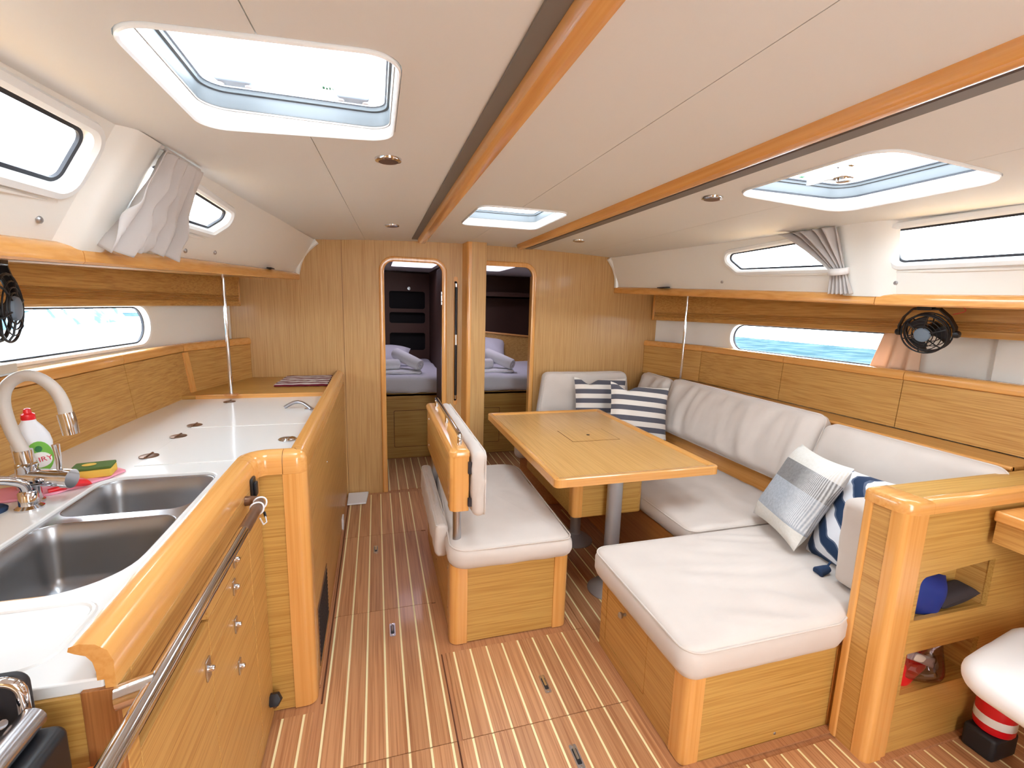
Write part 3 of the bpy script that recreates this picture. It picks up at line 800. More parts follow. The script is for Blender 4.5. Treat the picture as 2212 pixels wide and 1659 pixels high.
# ------------------------------------------------------------------ lockers along the hull
def locker(s, ya, yb, label, z0, z1, group):
    g_ = SGN[s]; L = LOCK[s]
    lean = .012 if s == 'R' else .035
    t = thing('hull_locker', label, 'locker', (interp(L, (ya+yb)/2), (ya+yb)/2, z0), group)
    def q(y, z, d): 
        f = (z-z0)/(z1-z0); le = lean*(min(1, (BY-y)/.6))
        return (interp(L, y)+g_*(le*f+d), y, z)
    zr = z1-.048
    a, b = ya+.0018, yb-.0018
    finish('joint_shadow', MB().hexa([q(ya-.012,z0,.0215),q(ya+.012,z0,.0215),q(ya+.012,z0,.03),q(ya-.012,z0,.03),q(ya-.012,z1-.004,.0215),q(ya+.012,z1-.004,.0215),q(ya+.012,z1-.004,.03),q(ya-.012,z1-.004,.03)]), 'groove', t, smooth=False)
    n = 4; yy = [a+(b-a)*i/n for i in range(n+1)]
    V = []; F = []
    for y in yy: V += [q(y, z0, 0), q(y, zr, 0), q(y, zr, .02), q(y, z0, .02)]
    for i in range(n): F += [(i*4+k, i*4+(k+1) % 4, (i+1)*4+(k+1) % 4, (i+1)*4+k) for k in range(4)]
    F += [(3,2,1,0), (n*4, n*4+1, n*4+2, n*4+3)]
    finish('front_panel', MB().add(V, F), 'oak_y' if ya < 3 else 'oak_corner_'+s, t)
    path = [(interp(L, y)+g_*lean*(min(1, (BY-y)/.6)), y, 0) for y in yy]
    pr = [(.0, zr+.001), (-.006, zr+.006), (-.008, zr+.02), (-.006, z1-.012), (.002, z1-.003), (.012, z1), (.045, z1), (.045, z1-.02), (.02, zr+.001)]
    finish('top_rail', MB().sweep([(g_*u, w) for u, w in pr], path), 'beech_y', t)
    return t, q
for a, b, lab in [(3.12, BY-.004, 'short angled oak locker in the corner behind the thin galley post'), (2.54, 3.12, 'middle oak locker front above the galley fridge lids'), (1.52, 2.54, 'long oak locker front behind the kitchen tap'), (.3, 1.52, 'oak locker front at the left edge behind the cooker')]:
    t, q = locker('L', a, b, lab, .915, 1.235, 'galley hull lockers')
for a, b, lab in [(3.12, BY-.004, 'short oak locker in the corner behind the thin saloon post'), (2.37, 3.12, 'oak locker above the pleated long back cushion, left of the next'), (1.66, 2.37, 'oak locker below the hull portlight curtain and fan'), (.5, 1.66, 'widest oak locker at the right edge above the chart table')]:
    t, q = locker('R', a, b, lab, .945, 1.235, 'saloon hull lockers')
# light strip of wood stile beside the angled galley locker
tag(finish('locker_stile', MB().hexa([(-1.045,3.10,.915),(-1.035,3.14,.915),(-1.055,3.14,.915),(-1.065,3.10,.915),(-1.078,3.10,1.187),(-1.066,3.14,1.187),(-1.086,3.14,1.187),(-1.098,3.10,1.187)]), 'beech_z'), 'narrow beech stile between the galley lockers', 'stile')
# thin chrome posts
for s, x, y, z0, z1, lab in (('L', -.815, 2.985, .955, 1.64, 'thin chrome support post standing on the galley counter'), ('R', 2.355, 3.17, .93, 1.62, 'thin chrome support post in the saloon corner')):
    t = thing('support_post', lab, 'post', (x, y, z0))
    finish('tube', MB().tube([(x, y, z0), (x, y, z1-.05)], .0105, 16), 'chrome', t)
    finish('sleeve', MB().tube([(x, y, z1-.06), (x, y, z1)], .009, 16), 'chrome', t)
    finish('foot_disc', MB().lathe([(.0105,.006),(.034,.004),(.036,0),(.036,-.003)], (x, y, z0), 'z', 24), 'beech_dark', t)

# ------------------------------------------------------------------ galley
CT = .93
gn = thing('sink_cabinet', 'oak galley cabinet under the sink with drawers and a tall door', 'cabinet', (-.7, 1.2, 0))
FX = -.39
finish('carcass', MB().box((-1.0, .762, 0), (FX-.02, 1.66, .68)).box((-1.0, .762, .68), (-.86, 1.66, CT-.022)).box((-.475, .762, .68), (FX-.02, 1.66, CT-.022)).box((-.86,.762,.68),(-.475,1.06,CT-.022)), 'oak_x', gn, smooth=False)
finish('face_frame', MB().box((FX-.02, .765, 0), (FX, .80, .914)).box((FX-.02, .80, .855), (FX, 1.50, .914)).box((FX-.02, .80, 0), (FX, 1.50, .07)).box((FX-.02, 1.50, 0), (FX, 1.66, .914)), 'oak_y', gn, .0015)
def face_door(nm, y0, y1, z0, z1, parent, x=FX):
    return finish(nm, MB().box((x-.016, y0, z0), (x-.001, y1, z1)), 'oak_y', parent, .0007)
def knob_plate(parent, y, z, x=FX, big=1.0):
    k = finish('latch', MB().prism(rrect(y-.011*big, z-.022*big, y+.011*big, z+.022*big, .003), YZ, x-.001, x+.003), 'steel', parent, .001)
    finish('push_button', MB().lathe([(.008,0),(.008,.006),(.006,.012),(.001,.013)], (x+.002, y, z), 'x', 16), 'chrome', k)
d = face_door('door', .803, 1.128, .073, .757, gn); knob_plate(d, 1.10, .655, big=1.2)
for z0, z1, kz, ky in ((.760,.852,.79,1.345), (.664,.757,.72,1.325), (.503,.661,.612,1.315)):
    d = face_door('drawer', 1.131, 1.497, z0, z1, gn); knob_plate(d, ky, kz)
d = face_door('door', 1.131, 1.497, .073, .500, gn); knob_plate(d, 1.32, .478)
finish('joint_backing', MB().box((FX-.0198, .80, .07), (FX-.0170, 1.50, .856)), 'groove', gn, smooth=False)
e = finish('end_panel', MB().box((-1.0, .757, 0), (FX-.045, .762, CT-.022)), 'oak_x', gn, smooth=False)
finish('end_stile', MB().box((FX-.045, .755, 0), (FX-.0005, .7645, .9145)), 'cut_wood', gn, .001)
# forward galley block (fridge)
gf = thing('fridge_cabinet', 'oak galley block with rounded beech corner post beside the aisle', 'cabinet', (-.6, 2.6, 0))
finish('side_panel', MB().box((-.262, 1.70, 0), (-.246, BY-.001, .955)), 'oak_y', gf, smooth=False)
finish('front_panel', MB().box((-.47, 1.668, 0), (-.318, 1.684, .9145)), 'oak_x', gf, smooth=False)
finish('carcass', MB().box((-1.0, 1.72, 0), (-.262, BY-.003, CT-.0225)), 'oak_x', gf, smooth=False)
cp = rpoly([(-.318,1.70),(-.318,1.662),(-.243,1.662),(-.243,1.735),(-.27,1.735)], [0,0,.062,0,0], 10)
finish('corner_post', MB().prism(cp, XYZ, 0, .9145), 'beech_z', gf)
finish('skirting', MB().box((-.246, 1.74, 0), (-.238, 3.6, .012)), 'teak_margin', gf, .002)
gr = finish('air_grille', MB().box((-.2465, 1.80, .045), (-.2435, 2.14, .30)), 'bronze_tube', gf)
for i in range(12):
    finish('louvre', MB().box((-.2440, 1.812, .058+i*.0195), (-.2415, 2.128, .066+i*.0195)), 'black_soft', gr, smooth=False)
for y, z in ((3.5,.72),(3.5,.40),(2.35,.72)):
    finish('screw', MB().lathe([(.006,0),(.005,.002),(.001,.0025)], (-.2462, y, z), 'x', 10), 'steel', gf)
finish('vent_flap', MB().prism(rrect(3.06, .004, 3.14, .085, .004), YZ, -.246, -.236), 'white_plastic', gf, .002)
# countertop with sink cut-out
ctop = thing('countertop', 'white laminate galley worktop with fridge lids and drain board', 'worktop', (-.75, 1.9, CT))
SB = rpoly([(-.835,1.02),(-.512,1.02),(-.512,1.70),(-.835,1.70)], [.10,.13,.06,.06], 10)
def ctop_outline():
    pts = [(-1.16,.762),(FX-.018,.762),(FX-.018,1.690),(-.298,1.690),(-.298,2.995)]
    pts += [(x-.005, y) for y, x in [(2.995, -1.065+.0), (2.45,-1.10),(1.75,-1.125)]]
    return pts
finish('slab', MB().plate(ctop_outline(), [SB], XYZ, CT-.022, CT), 'laminate', ctop, .003)
# shallow drain board moulding near the cooker
db = rrect(-1.02,.80,-.50,.985,.05)
n = len(db); rs = [(db, .0002), (offset_poly(db,-.003), .0035), (offset_poly(db,-.008), .0035), (offset_poly(db,-.011), .0002)]
finish('drain_rim', MB().add([(x, y, CT+h) for o, h in rs for x, y in o], [(a*n+j, a*n+(j+1) % n, (a+1)*n+(j+1) % n, (a+1)*n+j) for a in range(3) for j in range(n)]), 'laminate', ctop)
LX = -.80
for (y0, y1) in ((1.80, 2.30), (2.31, 2.95)):
    ld = finish('fridge_lid', MB().box((LX, y0, CT-.004), (-.325, y1, CT+.0025)), 'laminate', ctop, .0015)
    for hy in ((1.905, 2.168) if y0 < 2 else (2.351, 2.878)):
        hg = finish('hinge', MB().lathe([(.030,0),(.030,.0025),(.026,.004),(.001,.0042)], (LX+.002, hy, CT+.002), 'z', 24), 'bronze_tube', ld)
        finish('hinge_pin', MB().tube([(LX+.002, hy-.03, CT+.006), (LX+.002, hy+.03, CT+.006)], .004, 8), 'bronze_tube', hg)
    if y0 < 2:
        rg = finish('ring_pull', MB().lathe([(.0285,0),(.034,.001),(.036,.004),(.033,.006),(.028,.004)], (-.362, 2.034, CT+.002), 'z', 28), 'chrome', ld)
        finish('pull_bar', MB().box((-.384, 2.028, CT+.004), (-.340, 2.042, CT+.008)).lathe([(.010,.003),(.010,.008),(.006,.010)], (-.362,2.034,CT+.001), 'z', 16), 'chrome', rg)
    else:
        pth = [(-.335+.0, 2.66, CT+.006)]
        arc = [(-.34-.14*i/10, 2.60+.03*math.sin(PI*i/10)+.06*i/10, CT+.006+.028*math.sin(PI*i/10)) for i in range(11)]
        hb = finish('lift_handle', MB().tube(arc, .009, 10), 'aluminium', ld)
        finish('handle_cup', MB().lathe([(.022,0),(.024,.003),(.020,.005),(.001,.005)], (-.352, 2.62, CT+.002), 'z', 20), 'chrome', ld)
# sink
SINKM = 'brushed'
sk = thing('double_sink', 'stainless double bowl sink let into the white worktop', 'sink', (-.67, 1.35, CT))
lip = offset_poly(SB, .001)
def bowl(y0, y1, depth, rads):
    o = rpoly([(-.828,y0),(-.519,y0),(-.519,y1),(-.828,y1)], rads, 8)
    prof = [(0, 0), (-.004, -.006), (-.010, -.05), (-.018, -depth+.035), (-.028, -depth+.012), (-.05, -depth), (-.10, -depth-.004)]
    n = len(o); V = []; F = []
    for dd, h in prof:
        for x, y in offset_poly(o, dd): V.append((x, y, CT-.010+h))
    for a in range(len(prof)-1): F += [(a*n+j, a*n+(j+1) % n, (a+1)*n+(j+1) % n, (a+1)*n+j) for j in range(n)]
    F.append(tuple((len(prof)-1)*n+j for j in range(n)))
    return MB().add(V, F), o
b1, o1 = bowl(1.028, 1.385, .17, [.10,.13,.05,.05]); b2, o2 = bowl(1.425, 1.692, .13, [.05,.05,.055,.055])
finish('large_bowl', b1, 'sink_steel', sk); finish('small_bowl', b2, 'sink_steel', sk)
finish('deck', MB().plate(lip, [o1, o2], XYZ, CT-.012, CT-.009), 'steel', sk, .002)
for y, dz in ((1.2, .17), (1.56, .13)):
    finish('drain', MB().lathe([(.035,-.004),(.038,.002),(.028,.003),(.026,-.004)], (-.68, y, CT-.010-dz), 'z', 24), 'chrome', sk)
# forward wooden counter
fc = thing('side_counter', 'oak counter shelf against the bulkhead beyond the white worktop', 'counter', (-.6, 3.3, CT))
finish('board', MB().prism([(-.298,2.998),(-.298,BY-.002),(-.87,BY-.002),(-1.06,3.1),(-1.07,2.998)], XYZ, CT-.02, CT+.02), 'oak_x', fc, .002)
finish('edge_lip', MB().box((-1.0, 2.990, CT-.02), (-.298, 3.006, CT+.024)), 'beech_x', fc, .003)
# fiddle rail with curled lip
fr_ = thing('fiddle_rail', 'rounded beech fiddle rail edging the galley worktop', 'rail', (-.36, 2, CT))
FP = [(.0,-.015),(.0,.030),(-.006,.048),(-.020,.060),(-.040,.064),(-.052,.061),(-.054,.054),(-.046,.049),(-.033,.043),(-.026,.032),(-.023,.015),(-.023,.0),(-.014,.0),(-.014,-.015)]
FPf = [(u, v) for u, v in FP]
# sideways axis: tangent x up ; going forward it points to +x
finish('near_rail', MB().sweep(FPf, [(FX, .757, CT), (FX, 1.60, CT)]), 'beech_y', fr_)
finish('elbow', MB().sweep(FPf, [(FX, 1.602, CT)] + [(x, y, CT) for x, y in rpoly([(FX,1.602),(FX,1.662),(-.33,1.662)], [0,.03,0])[1:-1]] + [(-.318, 1.662, CT)]), 'beech_x', fr_)
path = [(x, y, CT) for x, y in rpoly([(-.316,1.662),(-.243,1.662),(-.243,1.75)], [0,.058,0], 8)]
finish('corner_cap', MB().sweep(FPf, path), 'beech_x', fr_)
finish('far_rail', MB().sweep(FPf, [(-.243, 1.752, CT), (-.243, BY-.003, CT)]), 'beech_y', fr_)
# grab rail on the cabinet front
hr = thing('grab_rail', 'long stainless grab rail along the front of the sink cabinet', 'grab rail', (-.349, 1.0, .905))
RX, RZ = -.345, .900
arc = [(FX, 1.487, RZ)] + [(FX+.012+.033*math.sin(PI/2*i/6), 1.487-.035*(1-math.cos(PI/2*i/6)), RZ) for i in range(7)]
finish('rail', MB().tube([(RX, .25, RZ), (RX, 1.28, RZ)], .0145, 20), 'chrome', hr)
finish('bronze_section', MB().tube([(RX, 1.28, RZ), (RX, 1.45, RZ)]+arc[::-1][1:], .0147, 18), 'bronze_tube', hr)  # forward end of the rail and its elbow, coloured bronze
finish('stanchion', MB().tube([(FX-.002, .757, RZ-.004), (RX, .768, RZ)], .019, 20), 'chrome', hr)
for k, (yy, rr_) in enumerate(((1.465, .0175), (1.425, .018))):
    a = [(RX+rr_*math.cos(2*PI*i/20), yy+.004*math.sin(4*PI*i/20), RZ+rr_*math.sin(2*PI*i/20)) for i in range(20)]
    finish('cord_loop', MB().tube(a, .0025, 6, closed=True), 'white_plastic', hr)
finish('cord_end', MB().tube([(RX+.012,1.40,RZ-.02),(RX+.018,1.41,RZ-.045),(RX+.020,1.44,RZ-.052),(RX+.012,1.465,RZ-.045)], .002, 6), 'white_plastic', hr)
finish('cord_tip', MB().tube([(RX+.012,1.465,RZ-.045),(RX+.006,1.48,RZ-.038)], .004, 8), 'black_plastic', hr)
sw = thing('latch_switch', 'small black rocker switch on the galley cabinet beside the grab rail', 'switch', (FX, 1.57, .905))
finish('plate', MB().prism(rrect(1.545,.872,1.59,.945,.01), YZ, FX-.001, FX+.008), 'black_plastic', sw, .003)
finish('rocker', MB().prism(rrect(1.555,.885,1.58,.93,.005), YZ, FX+.007, FX+.016), 'black_soft', sw, .003)
dk = thing('door_stop', 'black hexagonal rubber door stop low on the galley corner', 'door stop', (-.37, 1.64, .05))
finish('knob', MB().lathe([(.012,0),(.022,.004),(.026,.02),(.022,.036),(.006,.040)], (-.375, 1.630, .085), 'z', 6, Matrix.Rotation(R(60), 3, 'X')), 'black_soft', dk)
finish('stem', MB().tube([(-.385,1.655,.03),(-.383,1.645,.085)], .009, 10), 'bronze_tube', dk)
# tall kitchen tap
tp = thing('kitchen_tap', 'chrome mixer tap with a beige arched hose and lever', 'tap', (-.93, 1.53, CT))
tx, ty = -.925, 1.53
finish('base', MB().lathe([(.028,0),(.028,.006),(.023,.010),(.022,.10),(.024,.104),(.024,.112),(.018,.116)], (tx, ty, CT), 'z', 24), 'chrome', tp)
finish('mixer_body', MB().tube([(tx-.01,ty,CT+.075),(tx+.085,ty-.012,CT+.068)], .024, 20), 'chrome', tp)
finish('cartridge', MB().tube([(tx+.085,ty-.012,CT+.068),(tx+.105,ty-.015,CT+.0665)], .0265, 20), 'chrome', tp)
finish('lever', MB().tube([(tx+.075,ty-.01,CT+.08),(tx+.078,ty-.01,CT+.12),(tx+.075,ty-.01,CT+.165)], [.006,.006,.009], 12), 'chrome', tp)
finish('collar', MB().tube([(tx+.0,ty,CT+.105),(tx-.003,ty,CT+.150)], .0195, 20), 'chrome', tp)
hose = [(tx-.003,ty,CT+.145),(tx-.022,ty,CT+.21),(tx-.030,ty,CT+.28),(tx-.018,ty,CT+.325),(tx+.015,ty,CT+.352),(tx+.050,ty,CT+.350),(tx+.082,ty,CT+.32),(tx+.098,ty,CT+.28),(tx+.102,ty,CT+.245)]
def smooth_path(p, n=5):
    p = [Vector(q) for q in p]; out = []
    for i in range(len(p)-1):
        a, b, c_, d_ = p[max(i-1,0)], p[i], p[i+1], p[min(i+2,len(p)-1)]
        for k in range(n):
            t = k/n; out.append(.5*((2*b)+(c_-a)*t+(2*a-5*b+4*c_-d_)*t*t+(3*b-a-3*c_+d_)*t**3))
    out.append(p[-1]); return out
finish('hose', MB().tube(smooth_path(hose), .0148, 18), 'tap_beige', tp)
finish('spray_head', MB().tube([(tx+.101,ty,CT+.250),(tx+.105,ty,CT+.225),(tx+.108,ty,CT+.190)], [.0185,.019,.018], 20), 'chrome', tp)
# small salt water tap
t2 = thing('small_tap', 'low curved chrome tap at the left edge of the sink', 'tap', (-.90, 1.47, CT))
sx_, sy_ = -.905, 1.485
finish('base', MB().lathe([(.030,0),(.030,.005),(.021,.012),(.020,.045),(.016,.05)], (sx_, sy_, CT), 'z', 24), 'chrome', t2)
finish('spout', MB().tube(smooth_path([(sx_,sy_,CT+.04),(sx_-.004,sy_-.01,CT+.075),(sx_-.035,sy_-.05,CT+.10),(sx_-.075,sy_-.10,CT+.10),(sx_-.11,sy_-.14,CT+.085)]), .012, 16), 'chrome', t2)
tag(finish('sink_plug', MB().lathe([(.034,0),(.036,.008),(.030,.013),(.026,.012),(.001,.009)], (-.985, 1.475, CT), 'z', 28), 'navy'), 'round dark blue sink plug on the worktop at the left edge', 'plug')
# washing-up liquid bottle
bt = thing('detergent_bottle', 'white washing-up liquid bottle with red cap and green label behind the tap', 'bottle', (-1.0, 1.645, CT))
bx, by = -.972, 1.640
def bottle(prof, zoff=0):
    V = []; F = []; seg = 28
    for w, d, h in prof:
        for k in range(seg):
            a = 2*PI*k/seg; ca, sa = math.cos(a), math.sin(a)
            V.append((bx + w*math.copysign(abs(ca)**.75, ca)*.94 + .30*d*math.copysign(abs(sa)**.75, sa)*.0, by + d*math.copysign(abs(sa)**.75, sa), CT+h))
    for i in range(len(prof)-1):
        for k in range(seg): F.append((i*seg+k, i*seg+(k+1) % seg, (i+1)*seg+(k+1) % seg, (i+1)*seg+k))
    F.append(tuple(range(seg))[::-1]); F.append(tuple(range((len(prof)-1)*seg, len(prof)*seg)))
    return MB().add(V, F)
BR = Matrix.Translation((bx, by, 0)) @ Matrix.Rotation(R(33), 4, 'Z') @ Matrix.Scale(.96, 4, (0,0,1)) @ Matrix.Translation((-bx, -by, CT/.96-CT))
def brot(mb): mb.v = [tuple(BR @ Vector(v)) for v in mb.v]; return mb
finish('body', brot(bottle([(.040,.024,0),(.046,.029,.006),(.047,.030,.05),(.043,.028,.09),(.045,.029,.12),(.047,.029,.145),(.042,.026,.17),(.030,.020,.195),(.018,.016,.212),(.015,.015,.222)])), 'white_plastic', bt)
finish('cap', brot(bottle([(.016,.016,.220),(.017,.017,.224),(.016,.016,.236),(.010,.010,.240),(.008,.008,.252),(.004,.004,.254)])), 'red_plastic', bt)
lb = MB().prism([(u*.030+bx+.010, v*.05+CT+.105) for u, v in [(math.cos(2*PI*k/24), math.sin(2*PI*k/24)) for k in range(24)]], XZ, by-.0315, by-.026)
finish('label_patch', brot(lb), 'green_print', bt)
finish('label_panel', brot(MB().prism([(u*.026+bx+.010, v*.024+CT+.098) for u, v in [(math.cos(2*PI*k/24), math.sin(2*PI*k/24)) for k in range(24)]], XZ, by-.0322, by-.028)), 'label_white', bt)
finish('leaf_print', brot(MB().prism([(bx+.010+.008*math.cos(2*PI*k/12), CT+.132+.010*math.sin(2*PI*k/12)) for k in range(12)], XZ, by-.0322, by-.028)), 'dark_green', bt)
def text_mesh(name, txt, size, M, mat, parent, extrude=.0004):
    cu = bpy.data.curves.new('txt', 'FONT'); cu.body = txt; cu.size = size; cu.align_x = 'CENTER'; cu.align_y = 'CENTER'; cu.extrude = extrude; cu.resolution_u = 3
    o = bpy.data.objects.new('txt', cu); COL.objects.link(o)
    dg = bpy.context.evaluated_depsgraph_get(); me = bpy.data.meshes.new_from_object(o.evaluated_get(dg))
    bpy.data.objects.remove(o); bpy.data.curves.remove(cu)
    me.transform(M); me.name = name; me.materials.clear(); me.materials.append(MATS[mat])
    ob = bpy.data.objects.new(name, me); COL.objects.link(ob)
    ob.parent = parent; ob.matrix_parent_inverse = Matrix.Translation(-Vector(parent.location))
    return ob
text_mesh('label_text', 'FAIRY', .021, BR @ Matrix.Translation((bx+.010, by-.0326, CT+.098)) @ Matrix.Rotation(R(8), 4, 'Y').inverted() @ Matrix.Rotation(R(90), 4, 'X'), 'red_print', bt)
# sponge, scourer, cloth
cl_o = [(-1.10,1.545),(-.985,1.535),(-.90,1.575),(-.815,1.69),(-.80,1.755),(-.86,1.80),(-.97,1.70),(-1.10,1.62)]
tag(finish('pink_cloth', MB().pad(rpoly(cl_o, .02), CT, CT+.007, .003, .002, wr=.0025, wf=(30,30,30)), 'pink_cloth'), 'thin pink kitchen cloth spread under the sponge', 'cloth')
sg = thing('sponge', 'yellow dish sponge with green scouring top beside the tap', 'sponge', (-.88, 1.69, CT+.006))
MS = Matrix.Translation((-.868, 1.712, CT+.008)) @ Matrix.Rotation(R(12), 4, 'Z')
finish('foam', MB().pad(rrect(-.05,-.034,.05,.034,.006), 0, .026, .004, 0, MS, .001), 'sponge_yellow', sg)
finish('scouring_layer', MB().pad(rrect(-.05,-.034,.05,.034,.006), .0262, .034, .002, 0, MS, .001), 'sponge_green', sg)
finish('print', MB().prism([(.018*math.cos(2*PI*k/16)-.01, .014*math.sin(2*PI*k/16)) for k in range(16)], lambda u, v, w: MS @ Vector((u, v, w)), .0352, .0358), 'sponge_yellow', sg)
rs_ = thing('red_scoop', 'small glossy red plastic scraper lying on the pink cloth', 'scraper', (-.88, 1.62, CT+.006))
finish('blade', MB().pillow(.07, .045, .022, Matrix.Translation((-.868, 1.615, CT+.022)) @ Matrix.Rotation(R(40), 4, 'Z') @ Matrix.Rotation(R(18), 4, 'Y'), 0), 'red_plastic', rs_)
finish('grip', MB().tube([(-.885,1.600,CT+.014),(-.915,1.578,CT+.012)], [.009,.006], 12), 'red_plastic', rs_)
# striped tea towel
m, nt, b_, rp, tc = stripes('towel_stripes', 1, [(0,0)]+[(.03+.079*k, (k+1) % 2) for k in range(12)], (220,214,216), [(226,220,222),(112,30,46)])
MT = Matrix.Translation((-.478, 3.435, CT+.022)) 
tw = MB().pad(rpoly([(-.165,-.20),(.165,-.215),(.16,.215),(-.15,.205)], .012), 0, .012, .005, .003, None, .003, (20,20,20))
o = finish('tea_towel', tw, m); o.location = MT.translation; tag(o, 'red and white striped tea towel folded on the oak counter by the bulkhead', 'towel')
# wooden tray on the locker top, left edge
tb = thing('wooden_tray', 'pale wooden tray standing on the locker top at the left edge', 'tray', (-1.2, 1.8, 1.235))
finish('bottom', MB().box((-1.235, 1.2, 1.236), (-1.152, 1.93, 1.242)), 'hull_far', tb, .002)
finish('long_side', MB().box((-1.160, 1.2, 1.242), (-1.152, 1.93, 1.272)), 'pale_wood', tb, .002)
finish('long_side', MB().box((-1.235, 1.2, 1.242), (-1.227, 1.93, 1.272)), 'pale_wood', tb, .002)
finish('short_side', MB().box((-1.2268, 1.922, 1.242), (-1.1602, 1.93, 1.272)), 'pale_wood', tb, .002)

# cooker in the gimbal bay
ck = thing('gimbal_cooker', 'stainless gimballed cooker with black corner block at the left bottom corner', 'cooker', (-.7, .4, 0))
finish('body', MB().box((-1.0, .05, .25), (-.475, .70, .86)), 'brushed', ck, .006)
finish('front_fascia', MB().box((-.475, .05, .80), (-.455, .70, .925)), 'steel', ck, .004)
finish('hob_top', MB().box((-1.0, .05, .862), (-.48, .70, .875)), 'steel', ck, .004)
finish('front_bar', MB().tube([(-.452, .02, .940), (-.452, .690, .940)], .016, 20), 'steel', ck)
eb = finish('corner_block', MB().prism(rrect(-.475, .78, -.418, .922, .016), XZ, .56, .695), 'black_plastic', ck, .006)
finish('arc_mark', MB().tube([(-.447+.02*math.cos(a), .559, .865+.026*math.sin(a)) for a in [R(110+9*i) for i in range(10)]], .0025, 8), 'steel', eb)
arc = [(-.417, .64+.03*math.cos(R(100+10*i)), .860+.03*math.sin(R(100+10*i))) for i in range(10)]
finish('arc_mark', MB().tube(arc, .003, 8), 'steel', eb)
lid = finish('splash_plate', MB().prism(rrect(-.62, .88, -.460, 1.0, .018), XZ, .700, .712), 'black_soft', ck, .003)
pth = [(x, .697, z) for x, z in rpoly([(-.62,.885),(-.463,.885),(-.463,.995),(-.62,.995)], .02)]
finish('chrome_frame', MB().tube(pth, .007, 10, closed=True), 'chrome', lid)
finish('clamp_rod', MB().tube([(-.60,.688,.948),(-.50,.688,.948),(-.470,.67,.955)], .006, 10), 'chrome', ck)
for i in range(2):
    finish('burner', MB().lathe([(.05,0),(.055,.008),(.03,.014),(.001,.015)], (-.72, .2+.28*i, .876), 'z', 20), 'black_soft', ck)
finish('gas_knob', MB().lathe([(.022,0),(.022,.02),(.018,.026),(.001,.027)], (-.455, .45, .86), 'x', 16), 'black_plastic', ck)
tag(finish('gas_tap_handle', MB().lathe([(.012,0),(.02,.006),(.02,.02),(.012,.026)], (-.415, .70, .80), 'y', 16), 'orange_knob'), 'little orange tap handle under the cooker corner', 'handle')

# fans
def fan(label, loc, face, upv, group, cable=True):
    t = thing('cabin_fan', label, 'fan', (0,0,0), group)
    r = .088
    for k, (rr, z, w) in enumerate([(r,.022,.0035),(r,-.022,.0035),(r*.98,0,.005),(r*.80,.030,.002),(r*.62,.033,.002),(r*.46,.034,.002),(r*.80,-.030,.002),(r*.55,-.033,.002)]):
        finish('guard_ring', MB().tube([(rr*math.cos(2*PI*i/36), rr*math.sin(2*PI*i/36), z) for i in range(36)], w, 8, closed=True), 'black_plastic', t)
    for k in range(6):
        a = 2*PI*k/6+.3; c_, s_ = math.cos(a), math.sin(a)
        finish('guard_spoke', MB().tube([(r*c_,r*s_,.022),(r*.8*c_,r*.8*s_,.031),(.03*c_,.03*s_,.035)], .0028, 8), 'black_plastic', t)
        finish('guard_spoke', MB().tube([(r*c_,r*s_,-.022),(r*.8*c_,r*.8*s_,-.031),(.025*c_,.025*s_,-.036)], .0028, 8), 'black_plastic', t)
    finish('hub', MB().lathe([(.031,.028),(.033,.034),(.030,.040),(.018,.043),(.001,.0435)], (0,0,0), 'z', 28), 'hub_grey', t)
    finish('motor', MB().lathe([(.02,-.02),(.028,-.036),(.032,-.07),(.026,-.078),(.001,-.08)], (0,0,0), 'z', 24), 'black_plastic', t)
    for k in range(3):
        a = 2*PI*k/3
        def bl(u, v, a=a):
            rad = .02+.055*u; an = a+(v-.5)*(.9+.3*u); return (rad*math.cos(an), rad*math.sin(an), .014*(v-.5))
        finish('blade', MB().grid(6, 5, bl), 'black_soft', t, solid=.0015)
    yk = [(.104*math.cos(R(q)), .104*math.sin(R(q)), 0) for q in (0,18,36,54)]
    yoke = [(-.103,0,0),(-.106,.03,0),(-.085,.075,0),(-.05,.112,0),(.05,.112,0),(.085,.075,0),(.106,.03,0),(.103,0,0)]
    finish('yoke', MB().sweep([(-.003,-.011),(.003,-.011),(.003,.011),(-.003,.011)], yoke, (0,0,1)), 'black_plastic', t)
    for sx in (-1, 1): finish('pivot_knob', MB().lathe([(.016,0),(.016,.014),(.012,.02),(.001,.021)], (sx*.10,0,0), 'x', 14, Matrix.Scale(sx,3)), 'black_plastic', t)
    finish('mount', MB().prism(rrect(-.028,.110,.028,.132,.004), XYZ, -.02, .02), 'black_plastic', t, .003)
    if cable: finish('cable', MB().tube(smooth_path([(.04,.122,-.015),(.085,.128,-.012),(.125,.115,-.01),(.13,.10,-.01),(.09,.085,-.01)]), .0012, 6), 'red_print', t)
    z = Vector(face).normalized(); y = Vector(upv); x = y.cross(z).normalized(); y = z.cross(x)
    t.matrix_world = Matrix.Translation(loc) @ Matrix((x, y, z)).transposed().to_4x4()
    return t
fan('black caged cabin fan hanging under the saloon side shelf', (2.40, 1.505, 1.433), (-1.1, -.14, -.32), (0,0,1), 'cabin fans')
fan('black caged cabin fan cut off by the left picture edge', (-.94, 1.535, 1.462), (.95, .25, -.05), (0,0,1), 'cabin fans', False)

